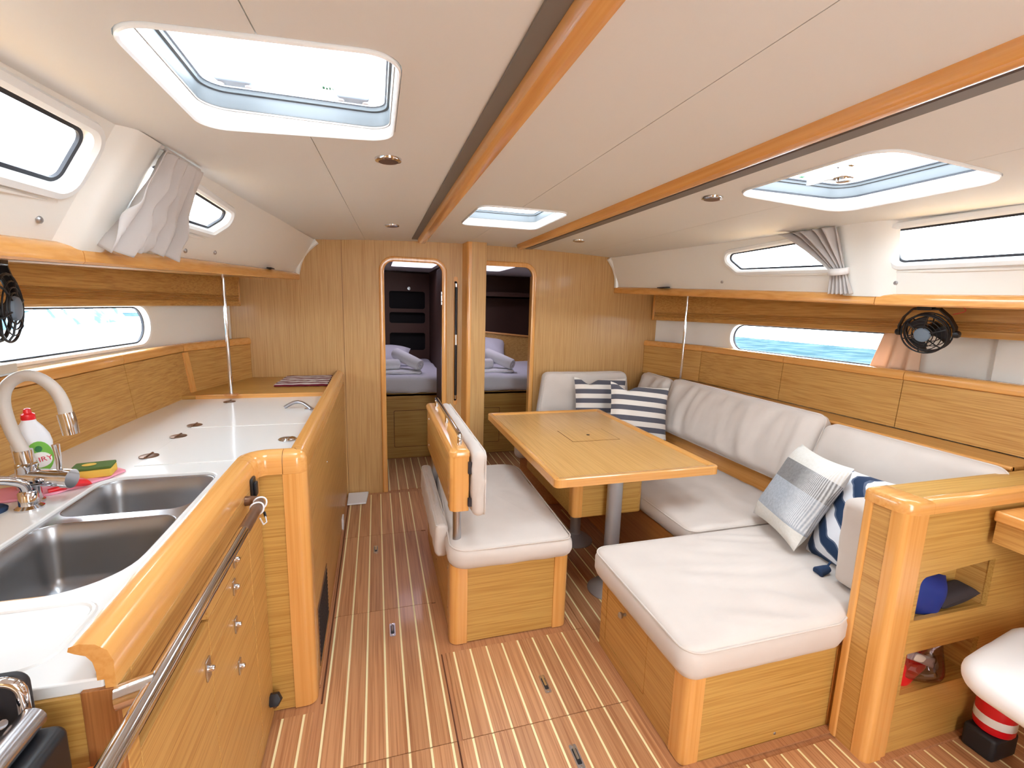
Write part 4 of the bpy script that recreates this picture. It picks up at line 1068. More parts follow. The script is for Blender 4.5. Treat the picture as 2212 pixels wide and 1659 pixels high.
# ------------------------------------------------------------------ curtains
def curt_left(u, v):
    ya = 1.60+(1.545-1.60)*v; yb = 1.84+(1.985-1.84)*v
    y = ya+(yb-ya)*u
    uu = u+.06*noise.noise(Vector((u*3, v*2.2, 7)))
    f1 = math.sin(uu*2*PI*4.6+.6+.9*v); f2 = math.sin(uu*2*PI*8.3+2.1-1.5*v)
    fold = math.copysign(abs(f1)**.7, f1)*.75+f2*.25+noise.noise(Vector((u*6, v*5, 1)))*.5
    d = .050+.028*fold*(.55+.5*v) - .010*(1-v)
    p = Vector(liner('L', y, .0+.93*v+ .02*math.sin(u*9)*v, d)); p.z -= .0
    return p
lc = tag(finish('grey_curtain', MB().grid(70, 40, curt_left), 'curtain_fabric', solid=.002), 'grey linen curtain hanging loose over the small galley side window', 'curtain')
finish('heading_tape', MB().tube([liner('L', 1.61+.23*i/10, .0, .033) for i in range(11)], .006, 8), 'curtain_fabric', lc)
def curt_right(u, v):
    # gathered to a tie at v=.66
    top = (2.06, 1.78); tie = (1.80, 1.735); bot = (1.79, 1.705)
    if v < .66:
        f = (v/.66)**.75; ya = top[0]+(tie[0]-top[0])*f; yb = top[1]+(tie[1]-top[1])*f
    else:
        f = (v-.66)/.34; ya = tie[0]+(bot[0]-tie[0])*f+.02*f; yb = tie[1]+(bot[1]-tie[1])*f
    y = ya+(yb-ya)*u
    k = abs(v-.66)
    d = .05+.020*math.sin(u*2*PI*5+v*2)*(.35+.8*min(1, k*2.2))+.012*math.sin(u*2*PI*2.3+1)*(1-v)
    return Vector(liner('R', y, .0+.98*v, d))
rc = tag(finish('tied_curtain', MB().grid(70, 40, curt_right), 'curtain_fabric', solid=.002), 'beige linen curtain tied back beside the saloon side window', 'curtain')
tie = [liner('R', 1.768+.042*math.cos(2*PI*i/20), .645, .05+.036*math.sin(2*PI*i/20)) for i in range(20)]
V = []; F = []
for i, p in enumerate(tie):
    V += [Vector(p)+Vector((0,0,.016)), Vector(p)-Vector((0,0,.016))]
for i in range(20): F.append((2*i, 2*i+1, (2*i+3) % 40, (2*i+2) % 40))
finish('tie_band', MB().add(V, F), 'tie_white', rc, solid=.002)
def curt_hull(u, v):
    ya = 1.835+.05*v; yb = 1.66+.0*v
    y = ya+(yb-ya)*u
    return Vector(hull('R', y, 1.435-.205*v, .045+.016*math.sin(u*2*PI*2.6+.5)*(.3+.9*v)))
m, nt, b_ = base_mat('peach_cloth', (238, 206, 178), .9); b_.inputs['Transmission Weight'].default_value = 0
tl = nd(nt, 'ShaderNodeBsdfTranslucent'); tl.inputs[0].default_value = lin((250, 214, 184)); mx = nd(nt, 'ShaderNodeMixShader'); mx.inputs[0].default_value = .25
nt.links.new(b_.outputs[0], mx.inputs[1]); nt.links.new(tl.outputs[0], mx.inputs[2]); nt.links.new(mx.outputs[0], nt.nodes['Material Output'].inputs[0])
tag(finish('portlight_curtain', MB().grid(50, 16, curt_hull), m, solid=.001), 'short peach curtain at the end of the saloon portlight behind the fan', 'curtain')

# ------------------------------------------------------------------ dining table
TZ = .725
tx0, tx1, ty0, ty1 = .772, 1.672, 1.872, 3.235
tb = thing('dining_table', 'rectangular oak dining table with raised beech edging on steel pedestals', 'table', (1.2, 2.35, 0))
finish('table_top', MB().box((tx0+.04, ty0+.04, TZ-.038), (tx1-.04, ty1-.04, TZ-.010)), 'oak_table', tb, smooth=False)
EP = [(0,-.042),(0,-.004),(-.004,0),(-.026,0),(-.034,-.005),(-.040,-.011),(-.040,-.042)]
EP = [(u, v) for u, v in EP]
c_ = .055
# straight edgings and rounded corner blocks; path runs counter-clockwise so that the sideways axis points outwards
def edge(nm, pts, mat): finish(nm, MB().sweep(EP, [(x, y, TZ) for x, y in pts]), mat, tb)
edge('edge_trim', [(tx0+c_, ty0), (tx1-c_, ty0)], 'beech_x'); edge('edge_trim', [(tx1, ty0+c_), (tx1, ty1-c_)], 'beech_y')
edge('edge_trim', [(tx1-c_, ty1), (tx0+c_, ty1)], 'beech_x'); edge('edge_trim', [(tx0, ty1-c_), (tx0, ty0+c_)], 'beech_y')
for a, b, c2 in (((tx0,ty0+c_),(tx0,ty0),(tx0+c_,ty0)), ((tx1-c_,ty0),(tx1,ty0),(tx1,ty0+c_)), ((tx1,ty1-c_),(tx1,ty1),(tx1-c_,ty1)), ((tx0+c_,ty1),(tx0,ty1),(tx0,ty1-c_))):
    edge('corner_block', rpoly([a, b, c2], [0, .05, 0], 8), 'beech_z')
ix0, ix1, iy0, iy1 = 1.115, 1.42, 2.455, 2.70
lid = finish('bottle_lid', MB().box((ix0, iy0, TZ-.016), (ix1, iy1, TZ-.0085)), 'oak_table', tb, smooth=False)
gmb = MB()
for a in ((ix0-.004,iy0-.004,ix1+.004,iy0-.0005),(ix0-.004,iy1+.0005,ix1+.004,iy1+.004),(ix0-.004,iy0,ix0-.0005,iy1),(ix1+.0005,iy0,ix1+.004,iy1)):
    gmb.box((a[0],a[1],TZ-.0105),(a[2],a[3],TZ-.0095))
finish('lid_groove', gmb, 'groove', tb, smooth=False)
finish('finger_hole', MB().lathe([(.011,0),(.011,.0008),(.001,.0008)], (1.268, 2.575, TZ-.0086), 'z', 20), 'void', lid)
bxp = rpoly([(.985,2.12),(1.40,2.12),(1.40,2.95),(.985,2.95)], [.035,.035,.035,.035], 6)
bb = finish('bottle_box', MB().prism(bxp, XYZ, .40, TZ-.039), 'oak_x', tb)
cpost = rpoly([(.98,2.175),(.98,2.115),(1.03,2.115)], [0,.04,0], 8)
finish('box_corner', MB().prism([(x, y) for x, y in cpost]+[(1.03,2.125),(.99,2.175)], XYZ, .402, TZ-.04), 'beech_z', bb)
for (lx, ly, r) in ((1.185, 2.055, .040), (1.225, 2.60, .034)):
    top = TZ-.04 if ly < 2.1 else .40
    lg = finish('pedestal', MB().tube([(lx, ly, .05), (lx, ly, top)], r, 28), 'pedestal_metal', tb)
    finish('pedestal_foot', MB().lathe([(.115,0),(.115,.004),(.095,.022),(.06,.040),(r+.003,.052),(r,.06)], (lx, ly, 0), 'z', 32), 'pedestal_metal', lg)
finish('pedestal_flange', MB().lathe([(.06,0),(.06,.006),(.042,.010)], (1.185, 2.055, TZ-.05), 'z', 24), 'aluminium', tb)

# ------------------------------------------------------------------ bench in the middle
bn = thing('saloon_bench', 'oak bench with rounded corner posts, backrest board and chrome rail', 'bench', (.57, 2.3, 0))
bx0, bx1, by0, by1 = .288, .848, 1.838, 2.84
finish('front_panel', MB().box((.350, by0+.008, 0), (.795, by0+.022, .375)), 'oak_x', bn, .001)
finish('side_panel', MB().box((bx0+.008, by0+.06, 0), (bx0+.022, by1, .375)), 'oak_y', bn, smooth=False)
finish('side_panel', MB().box((bx1-.022, by0+.06, 0), (bx1-.008, by1, .375)), 'oak_y', bn, smooth=False)
finish('seat_board', MB().box((bx0+.02, by0+.02, .365), (bx1-.02, by1-.02, .38)), 'oak_y', bn, smooth=False)
finish('end_panel', MB().box((bx0+.01, by1-.015, 0), (bx1-.01, by1, .375)), 'oak_x', bn, smooth=False)
for xx, sg_ in ((bx0, 1), (bx1, -1)):
    cpz = rpoly([(xx+sg_*.075, by0), (xx, by0), (xx, by0+.075), (xx+sg_*.03, by0+.075), (xx+sg_*.075, by0+.03)], [0,.06,0,0,0], 8)
    if sg_ < 0: cpz = cpz[::-1]
    finish('corner_post', MB().prism(cpz, XYZ, 0, .378), 'beech_z', bn)
for y, z in ((1.97,.30),(1.97,.10),(2.4,.30),(2.4,.10)):
    finish('screw', MB().lathe([(.005,0),(.005,.002),(.001,.0025)], (bx0+.0075, y, z), 'x', 10, Matrix.Scale(-1,3)), 'steel', bn)
# backrest board
kx0, kx1, ky0, ky1, kz0, kz1 = .286, .366, 1.845, 2.80, .630, .905
br_ = finish('backrest', MB().box((kx0+.004, ky0+.06, kz0), (kx1-.004, ky1, kz1-.034)), 'oak_y', bn, .002)
ec = rpoly([(kx0, ky0+.07), (kx0, ky0), (kx1, ky0), (kx1, ky0+.07)], [0,.028,.006,0], 6)
finish('end_post', MB().prism(ec, XYZ, kz0, kz1-.0335), 'beech_z', br_)
def capring(z, ins):
    o = rpoly([(kx0-.003+ins, ky1), (kx0-.003+ins, ky0-.003+ins), (kx1+.003-ins, ky0-.003+ins), (kx1+.003-ins, ky1)], [0,.030,.010,0], 6)
    return [(x, y, z) for x, y in o]
rg = [capring(kz1-.033, .0), capring(kz1-.014, 0), capring(kz1-.005, .006), capring(kz1, .016)]
n = len(rg[0]); mb = MB().add([p for r in rg for p in r], [(a*n+j, a*n+(j+1) % n, (a+1)*n+(j+1) % n, (a+1)*n+j) for a in range(3) for j in range(n)]+[tuple(range(n)), tuple(range(3*n, 4*n))])
finish('top_cap', mb, 'beech_y', br_)
for y in (1.90, 2.70):
    for z in (.67, .83): finish('screw', MB().lathe([(.007,0),(.006,.003),(.001,.004)], (kx0+.0035, y, z), 'x', 12, Matrix.Scale(-1,3)), 'chrome', br_)
rx = .335
finish('hand_rail', MB().tube(smooth_path([(rx, 1.915, kz1-.002), (rx, 1.915, kz1+.030), (rx, 1.94, kz1+.046), (rx, 2.30, kz1+.048), (rx, 2.68, kz1+.046), (rx, 2.705, kz1+.03), (rx, 2.705, kz1-.002)], 6), .010, 16), 'chrome', br_)
finish('rail_stanchion', MB().tube([(rx, 2.30, kz1-.002), (rx, 2.30, kz1+.048)], .009, 14), 'chrome', br_)
for y in (1.905, 2.72):
    finish('support_tube', MB().tube([(.325, y, .36), (.325, y, kz0+.02)], .019, 20), 'brushed', bn)
# bench cushions
def cushion(name, outline, z0, z1, label, r=.035, puff=.018, M=None, wr=.004, wf=(10,10,10), seed=1, pip=True, parent=None, group=None, warp=None):
    mb = MB().pad(outline, z0, z1, r, puff, M, wr, wf, seed, warp)
    o = finish(name, mb, 'cushion', ang=60)
    tag(o, label, 'cushion', group)
    if pip:
        ins = r*.25; oo = resample(offset_poly(outline, -ins), .03)
        pts = [Vector((x, y, z1-ins*.9)) for x, y in oo]
        if warp: pts = [Vector(warp(p)) for p in pts]
        if M: pts = [M @ p for p in pts]
        finish('piping', MB().tube(pts, .0035, 6, closed=True), 'cushion', o)
    return o
cushion('bench_cushion', rpoly([(.352,1.985),(.352,1.79),(.850,1.79),(.852,2.86),(.352,2.86)][:0] or [(.262,1.795),(.850,1.795),(.900,2.86),(.352,2.86),(.352,1.97),(.262,1.97)][:4] or [], 0) if False else rpoly([(.27,1.79),(.852,1.79),(.885,2.84),(.345,2.84)], [.09,.06,.12,.05]), .372, .478, 'large beige seat cushion on the middle bench', r=.045, puff=.02, wr=.005, seed=2)
# strip of cushion on the aisle side of the backrest
cushion('bench_side_cushion', rpoly([(.238,1.985),(.300,1.985),(.312,2.83),(.250,2.83)], [.02,.02,.03,.03]), .345, .505, 'narrow beige cushion strip on the aisle side of the bench', r=.026, puff=.006, wr=.006, wf=(8,14,22), seed=3)
# back cushion of the bench (faces the table)
MBk = Matrix(((0,0,1,.362),(1,0,0,0),(0,1,0,0),(0,0,0,1)))   # local (u,v,w)->(w+x, u, v)
cushion('bench_back_cushion', rpoly([(1.80,.61),(2.82,.61),(2.82,.905),(1.80,.905)], .035), .012, .072, 'beige cushion strapped to the table side of the bench backrest', r=.028, puff=.012, M=MBk, wr=.005, wf=(18,18,8), seed=4)
sb = tag(finish('cushion_strap', MB().box((.360, 1.83, .655), (.378, 1.845, .69)).box((.360, 1.83, .80), (.378, 1.845, .85)), 'dark_cloth'), 'dark fastening straps behind the bench back cushion', 'strap')

# ------------------------------------------------------------------ settee round the table
sb_ = thing('corner_settee', 'long oak settee along the hull under the beige cushions', 'settee', (1.9, 2.4, 0))
finish('front_board', MB().box((1.445, 1.70, 0), (1.462, 3.14, .375)), 'beech_dark', sb_, smooth=False)
finish('seat_board', MB().box((1.445, 1.10, .36), (2.5, 3.67, .378)), 'oak_y', sb_, smooth=False)
finish('fore_board', MB().prism([(1.02,3.19),(1.46,3.13),(1.46,3.15),(1.04,3.21)], XYZ, 0, .375), 'beech_dark', sb_, smooth=False)
finish('fore_seat_board', MB().prism([(1.04,3.2),(1.47,3.14),(1.47,3.67),(1.30,3.67)], XYZ, .36, .376), 'oak_x', sb_, smooth=False)
finish('fore_end_board', MB().prism([(1.02,3.19),(1.28,3.67),(1.30,3.67),(1.045,3.20)], XYZ, 0, .375), 'oak_x', sb_, smooth=False)
finish('back_board', MB().hexa([(2.150,1.10,.46),(2.165,1.10,.46),(2.165,3.62,.46),(2.150,3.62,.46),(2.36,1.10,.925),(2.375,1.10,.925),(2.375,3.62,.925),(2.36,3.62,.925)]), 'beech_y', sb_, smooth=False)
finish('ledge', MB().add([(2.352,1.10,.93),(2.352,3.10,.93),(2.29,3.62,.93),(2.33,3.62,.93),(2.50,3.10,.93),(2.545,1.10,.93)], [(0,1,4,5),(1,2,3,4)]), 'oak_y', sb_, solid=.02, smooth=False)
finish('ledge_lip', MB().tube([(2.352,1.10,.932),(2.352,3.12,.932)], .010, 10), 'beech_y', sb_)
def seat_soft(x, y): return .012*(.4-abs(noise.noise(Vector((x*5+y*2, y*6, 6)))))
ML = Matrix.Translation((1.405, 1.72, .377))
lsc = tag(finish('long_seat_cushion', MB().boxpad(.77, 1.40, 0, .098, .05, .034, .012, ML, seat_soft, .004, 5), 'cushion', ang=70), 'long beige settee seat cushion between the table and hull', 'cushion')
finish('piping', MB().tube([ML @ Vector((x, y, .088)) for x, y in resample(rrect(.005,.005,.765,1.395,.05), .03)], .0035, 6, closed=True), 'cushion', lsc)
cushion('fore_seat_cushion', rpoly([(.93,3.16),(1.40,3.125),(2.25,3.125),(2.25,3.60),(1.29,3.60)], [.05,.02,.03,.03,.04]), .376, .505, 'slanted end of the beige seat cushion against the bulkhead', r=.04, puff=.012, wr=.006, seed=6)
def lean_frame(p0, p1, q0):
    """frame from a bottom edge p0->p1 and a point q0 above p0"""
    u = (Vector(p1)-Vector(p0)).normalized(); v = Vector(q0)-Vector(p0); v = (v-u*v.dot(u)).normalized(); w = u.cross(v)
    m = Matrix((u, v, w)).transposed().to_4x4(); m.translation = Vector(p0)
    return m
# back cushions along the hull; u runs aft, v up, w into the cabin
Mh = lambda y: lean_frame((2.185, y, .565), (2.185, y-1, .565), (2.345, y, .965))
def back_cushion(name, w, h, t, M, label, wrf=None, wr=.004, seed=1, rc=.055, puff=.02, y0=0):
    M = M @ Matrix.Translation((0, y0, 0))
    o = tag(finish(name, MB().boxpad(w, h, 0, t, rc, .05, puff, M, wrf, wr, seed), 'cushion', ang=70), label, 'cushion')
    pp = [M @ Vector((x, y, t*.62)) for x, y in resample(rrect(.001, .001, w-.001, h-.001, rc), .03)]
    finish('piping', MB().tube(pp, .0038, 6, closed=True), 'cushion', o)
    return o
def pleats(x, y):
    a = noise.noise(Vector((x*13+.9*math.sin(y*7), y*1.6, 3.3))); b = noise.noise(Vector((x*27, y*2.2, 8.1)))
    return .019*(abs(a)**.6*math.copysign(1, a)) + .007*b
def soft(x, y): return .010*noise.noise(Vector((x*7+y*5, y*5-x*2, 1.3)))
back_cushion('long_back_cushion', 1.30, .415, .125, Mh(3.10), 'long pleated beige back cushion along the saloon hull', pleats, .003, 7)
back_cushion('aft_back_cushion', .74, .475, .13, Mh(1.785), 'smooth beige back cushion behind the grey patterned pillow', soft, .004, 8, y0=-.09)
Ms = lean_frame((2.20, 3.56, .53), (2.16, 3.13, .53), (2.35, 3.55, .97))
back_cushion('corner_back_cushion', .45, .44, .11, Ms, 'short beige back cushion in the saloon corner under the thin post', pleats, .003, 9)
Mf = lean_frame((1.225, 3.545, .50), (2.2, 3.545, .50), (1.225, 3.60, .985))
cushion('bulkhead_back_cushion', rpoly([(0,0),(.88,0),(.835,.475),(.085,.475)], [.04,.04,.06,.05]), .0, .10, 'wide beige back cushion standing against the bulkhead', r=.04, puff=.02, M=Mf, wr=.004, wf=(7,7,7), seed=10)

# ottoman end of the settee
ot = thing('settee_end_cabinet', 'low oak settee end cabinet with a small door and rounded post', 'cabinet', (1.3, 1.4, 0))
ox0, ox1, oy0, oy1 = .945, 1.60, 1.092, 1.69
finish('aft_panel', MB().box((1.005, oy0, 0), (ox1-.03, oy0+.018, .338)), 'oak_x', ot, .001)
finish('aft_stile', MB().box((ox1-.030, oy0-.002, 0), (ox1, oy0+.018, .338)), 'beech_z', ot, .001)
finish('inboard_frame', MB().box((ox0, oy0+.07, 0), (ox0+.018, oy1, .055)).box((ox0, oy0+.07, .055), (ox0+.018, 1.330, .338)).box((ox0, 1.645, .055), (ox0+.018, oy1, .338)).box((ox0, 1.333, .30), (ox0+.018, 1.645, .338)), 'oak_y', ot, smooth=False)
dd = finish('door', MB().box((ox0+.0005, 1.333, .058), (ox0+.016, 1.642, .335)), 'oak_y', ot, .002)
finish('knob', MB().lathe([(.007,0),(.006,.012),(.012,.018),(.013,.026),(.008,.031),(.001,.032)], (ox0+.001, 1.492, .283), 'x', 20, Matrix.Scale(-1,3)), 'brushed', dd)
cp = rpoly([(1.006,oy0-.002),(ox0-.002,oy0-.002),(ox0-.002,oy0+.072),(ox0+.02,oy0+.072),(1.006,oy0+.02)], [0,.058,0,0,0], 8)
finish('corner_post', MB().prism(cp[::-1], XYZ, 0, .338), 'beech_z', ot)
finish('top_board', MB().prism(rpoly([(ox0-.006,oy0-.008),(ox1,oy0-.008),(ox1,oy1),(ox0-.006,oy1)], [.06,0,0,.02]), XYZ, .338, .356), 'cut_wood', ot, .003)
finish('far_panel', MB().box((ox0+.0185, oy1-.018, 0), (1.45, oy1, .338)), 'oak_x', ot, smooth=False)
finish('screw', MB().lathe([(.006,0),(.005,.002),(.001,.0025)], (1.33, oy0-.0005, .03), 'y', 10, Matrix.Scale(-1,3)), 'brushed', ot)
finish('skirting', MB().box((ox0-.02, oy0-.03, 0), (ox1+.1, oy0-.002, .006)), 'teak_margin', ot, smooth=False)
def otw(p):
    k = max(0, min(1, (p.x-.62)/.12)); y = p.y+(1-p.y/.67)*.052*k; return (p.x, y, p.z)
def creases(x, y):
    f = max(0, min(1, (x-.15)/.5))
    a = noise.noise(Vector((y*11+x*4.5, (x-y)*1.8, 4.4))); return (.016*f+.003)*(.5-abs(a))+.006*noise.noise(Vector((x*6, y*6, 2)))
MO = Matrix.Translation((.888, 1.042, .358))
oc_ = tag(finish('ottoman_cushion', MB().boxpad(1.22, .673, 0, .115, .06, .034, .012, MO, creases, .004, 11, .016, otw), 'cushion', ang=70), 'broad pale beige cushion on the settee end in the foreground', 'cushion')
finish('piping', MB().tube([MO @ Vector(otw(Vector((x, y, .104)))) for x, y in resample(rrect(.006,.006,1.214,.667,.06), .03)], .0035, 6, closed=True), 'cushion', oc_)

# partition at the chart table
pt = thing('partition', 'oak partition with rounded beech post and two storage recesses', 'partition', (1.9, 1.0, 0))
c1 = rpoly([(1.678,.515),(2.035,.510),(2.033,.690),(1.680,.668)], [.004,.004,.004,.03]); c2 = rrect(1.676,.235,2.033,.392,.004)
finish('face', MB().plate([(1.645,0),(2.46,0),(2.46,.898),(1.645,.898)], [c1, c2], XZ, .945, .960), 'oak_x', pt)
finish('back_face', MB().box((1.60, 1.055, 0), (2.46, 1.070, .90)), 'oak_x', pt, smooth=False)
finish('edge_face', MB().box((1.560, .985, 0), (1.574, 1.045, .898)), 'oak_y', pt, smooth=False)
finish('edge_bead', MB().prism(rrect(1.556,1.045,1.60,1.074,.008), XYZ, 0, .898), 'beech_z', pt)
cpp = rpoly([(1.558,.988),(1.558,.938),(1.65,.938),(1.65,.96),(1.58,.99)], [0,.045,0,0,0], 8)
finish('corner_post', MB().prism(cpp, XYZ, 0, .900), 'beech_z', pt)
for z0, z1 in ((.232,.40),(.50,.70)):
    finish('recess_floor', MB().box((1.66, .960, z0-.012), (2.05, 1.054, z0+.004)), 'oak_x', pt, smooth=False)
finish('recess_back', MB().box((1.66, 1.046, .20), (2.05, 1.0545, .72)), 'oak_x', pt, smooth=False)
finish('recess_side', MB().box((2.036, .960, .20), (2.05, 1.046, .72)), 'oak_y', pt, smooth=False)
finish('recess_side', MB().box((1.655, .960, .20), (1.665, 1.046, .72)), 'oak_y', pt, smooth=False)
rm = MB()
fxr = [(a, b) for a, b in c1]
cap = rpoly([(1.552,1.078),(1.552,.932),(1.66,.932)], [0,.05,0], 8)
def capmesh(outline, z0, z1):
    rs = [(outline, z0), (outline, z1-.014), (offset_poly(outline, -.006), z1-.004), (offset_poly(outline, -.016), z1)]
    n = len(outline)
    return MB().add([(x, y, z) for o, z in rs for x, y in o], [(a*n+j, a*n+(j+1) % n, (a+1)*n+(j+1) % n, (a+1)*n+j) for a in range(3) for j in range(n)]+[tuple(range(n)), tuple(range(3*n, 4*n))])
finish('top_cap_corner', capmesh(rpoly([(1.552,1.080),(1.552,.930),(1.655,.930),(1.655,1.080)], [.02,.05,.0,.0], 8), .898, .942), 'beech_x', pt)
finish('top_rail', capmesh([(1.6555,.930),(2.55,.930),(2.55,.975),(1.6555,.975)], .898, .942), 'beech_x', pt)
finish('top_board', MB().box((1.6555, .960, .90), (2.55, 1.078, .936)), 'oak_x', pt, .003)
finish('skirting', MB().box((1.63, .925, 0), (2.3, .945, .010)), 'teak_margin', pt, smooth=False)
# things in the recesses
tag(finish('blue_bag', MB().pillow(.22, .17, .075, Matrix.Translation((1.765, .998, .575)) @ Matrix.Rotation(R(86), 4, 'X') @ Matrix.Rotation(R(-22), 4, 'Z'), .014, 3), 'blue_bag'), 'crumpled royal blue bag in the upper storage recess', 'bag')
tag(finish('dark_cap', MB().pillow(.19, .075, .06, Matrix.Translation((1.935, 1.0, .535)) @ Matrix.Rotation(R(-8), 4, 'Y'), .012, 5), 'dark_cloth'), 'flat dark cloth beside the blue bag in the recess', 'cloth')
rb = thing('red_packet', 'red packet in clear plastic wrap in the lower storage recess', 'packet', (1.80, 1.05, .24))
finish('packet', MB().pillow(.17, .14, .05, Matrix.Translation((1.770, 1.0, .295)) @ Matrix.Rotation(R(80), 4, 'X') @ Matrix.Rotation(R(25), 4, 'Z'), .012, 2), 'red_plastic', rb)
finish('white_band', MB().pillow(.15, .035, .03, Matrix.Translation((1.82, .985, .315)) @ Matrix.Rotation(R(80), 4, 'X') @ Matrix.Rotation(R(-25), 4, 'Z'), .004, 2), 'label_white', rb)
finish('film', MB().pillow(.24, .17, .075, Matrix.Translation((1.82, .998, .310)) @ Matrix.Rotation(R(80), 4, 'X') @ Matrix.Rotation(R(-20), 4, 'Z'), .03, 9, 26), 'plastic_film', rb)

# chart table and stool at the right edge
ctb = thing('chart_table', 'oak chart table with thick beech edge at the right edge', 'table', (2.2, .7, .8))
finish('table_top', MB().prism(rpoly([(1.935,.928),(1.905,.10),(2.6,.10),(2.6,.928)], [.01,0,0,0]), XYZ, .848, .884), 'beech_y', ctb, .006)
finish('apron', MB().prism([(1.952,.925),(1.925,.12),(2.6,.12),(2.6,.925)], XYZ, .770, .846), 'oak_y', ctb, smooth=False)
finish('bracket', MB().box((2.08, .80, .735), (2.13, .92, .769)), 'black_plastic', ctb, .004)
finish('side_panel', MB().box((2.30, .20, 0), (2.32, .944, .769)), 'beech_dark', ctb, smooth=False)
st = thing('helm_stool', 'round-ended white stool cushion on a black leg at the right bottom corner', 'stool', (1.95, .6, 0))
so = rpoly([(1.575,.42),(2.2,.15),(2.32,.55),(2.02,.86),(1.70,.835)], [.06,.1,.1,.08,.14], 10)
so = rpoly([(1.60,.30),(2.25,.20),(2.30,.80),(2.0,.86),(1.62,.80)], [.08,.1,.1,.1,.10], 10)
seat = finish('seat', MB().pad(so, .425, .515, .042, .016, None, .001), 'stool_white', st)
finish('seam', MB().tube([(x, y, .506) for x, y in resample(offset_poly(so, -.022), .03)], .0025, 6, closed=True), 'tie_white', st)
finish('leg', MB().tube([(2.02,.70,.43),(2.02,.735,.20),(2.02,.74,.02)], .016, 14), 'black_plastic', st)
finish('leg_collar', MB().lathe([(.024,-.03),(.028,0),(.024,.03)], (2.02,.735,.18), 'z', 16), 'tap_beige', st)
finish('foot', MB().lathe([(.09,0),(.09,.01),(.03,.03),(.018,.05)], (2.02,.70,0), 'z', 24), 'black_plastic', st)
fe = thing('fire_extinguisher', 'red extinguisher with white label behind the stool leg', 'extinguisher', (2.05, .868, 0))
finish('cylinder', MB().lathe([(.05,0),(.055,.01),(.055,.17),(.04,.20),(.02,.215)], (2.05,.868,.09), 'z', 24), 'red_plastic', fe)
finish('label', MB().lathe([(.0555,.085),(.0558,.086),(.0558,.115),(.0555,.116)], (2.05,.868,.035), 'z', 24), 'label_white', fe)
finish('bracket', MB().box((1.985,.825,.0),(2.115,.918,.088)), 'black_soft', fe, .012)

# ------------------------------------------------------------------ throw pillows
def frame(loc, u, v):
    u = Vector(u).normalized(); v = Vector(v); v = (v-u*v.dot(u)).normalized(); w = u.cross(v)
    m = Matrix((u, v, w)).transposed().to_4x4(); m.translation = Vector(loc); return m
def place(o, M): o.matrix_world = M; return o
I4 = Matrix.Identity(4)
# banded grey pillow: bands along local y (bottom -0.2 .. top 0.2)
m, nt, b_, rp, tc = stripes('grey_bands', 1, [(0,0),(.31-.08,1),(.545,2),(.74,0)], (226,222,216), [(226,222,214),(176,182,190),(136,134,134)])
wv = nd(nt, 'ShaderNodeTexWave'); wv.bands_direction = 'X'; wv.inputs['Scale'].default_value = 42; nt.links.new(tc.outputs['Object'], wv.inputs['Vector'])
nz = nd(nt, 'ShaderNodeTexNoise'); nz.inputs['Scale'].default_value = 90; nz.inputs['Detail'].default_value = 4; nt.links.new(tc.outputs['Object'], nz.inputs['Vector'])
sx = nd(nt, 'ShaderNodeSeparateXYZ'); nt.links.new(tc.outputs['Object'], sx.inputs[0])
mr = nd(nt, 'ShaderNodeMapRange'); mr.inputs['From Min'].default_value = .02; mr.inputs['From Max'].default_value = .12; nt.links.new(sx.outputs[0], mr.inputs[0])
ml = nd(nt, 'ShaderNodeMath', operation='MULTIPLY'); nt.links.new(mr.outputs[0], ml.inputs[0]); nt.links.new(wv.outputs['Fac'], ml.inputs[1])
mixl = nd(nt, 'ShaderNodeMix', data_type='RGBA'); mixl.inputs[7].default_value = lin((238,238,238)); 
my = nd(nt, 'ShaderNodeMapRange'); my.inputs['From Min'].default_value = -.13; my.inputs['From Max'].default_value = -.12; nt.links.new(sx.outputs[1], my.inputs[0])
ml2 = nd(nt, 'ShaderNodeMath', operation='MULTIPLY'); nt.links.new(ml.outputs[0], ml2.inputs[0]); nt.links.new(my.outputs[0], ml2.inputs[1])
ml3 = nd(nt, 'ShaderNodeMath', operation='MULTIPLY'); ml3.inputs[1].default_value = .8; nt.links.new(ml2.outputs[0], ml3.inputs[0])
nt.links.new(ml3.outputs[0], mixl.inputs[0]); nt.links.new(rp.outputs[0], mixl.inputs[6])
ov = nd(nt, 'ShaderNodeMix', data_type='RGBA', blend_type='OVERLAY'); ov.inputs[0].default_value = .35
nt.links.new(mixl.outputs[2], ov.inputs[6]); nt.links.new(nz.outputs['Fac'], ov.inputs[7]); nt.links.new(ov.outputs[2], b_.inputs['Base Color'])
gpil = place(tag(finish('grey_pillow', MB().pillow(.42,.42,.13,I4,.006,1), m, ang=60), 'pale pillow with grey and blue woven bands on the settee end', 'pillow'), frame((1.842,1.560,.692), (-.3809,-.9235,.0457), (.4504,-.1422,.8814)))
bands = [(0,0)]+[(.07+.075*k, (k+1) % 2) for k in range(12)]
m, *_ = stripes('dark_stripes', 1, bands, (230,222,214), [(232,224,216),(92,92,102)])
place(tag(finish('striped_pillow', MB().pillow(.46,.44,.14,I4,.007,4,dent=.10), m, ang=60), 'front striped grey and cream pillow leaning on the corner cushions', 'pillow', 'striped pillows'), frame((1.875,2.985,.735), (.965,-.20,-.10), (.06,.30,.95)))
place(tag(finish('striped_pillow', MB().pillow(.46,.44,.14,I4,.007,6,dent=.10), m, ang=60), 'rear striped grey and cream pillow half hidden behind the front one', 'pillow', 'striped pillows'), frame((1.735,3.33,.735), (.99,-.03,-.04), (0,.22,.97)))
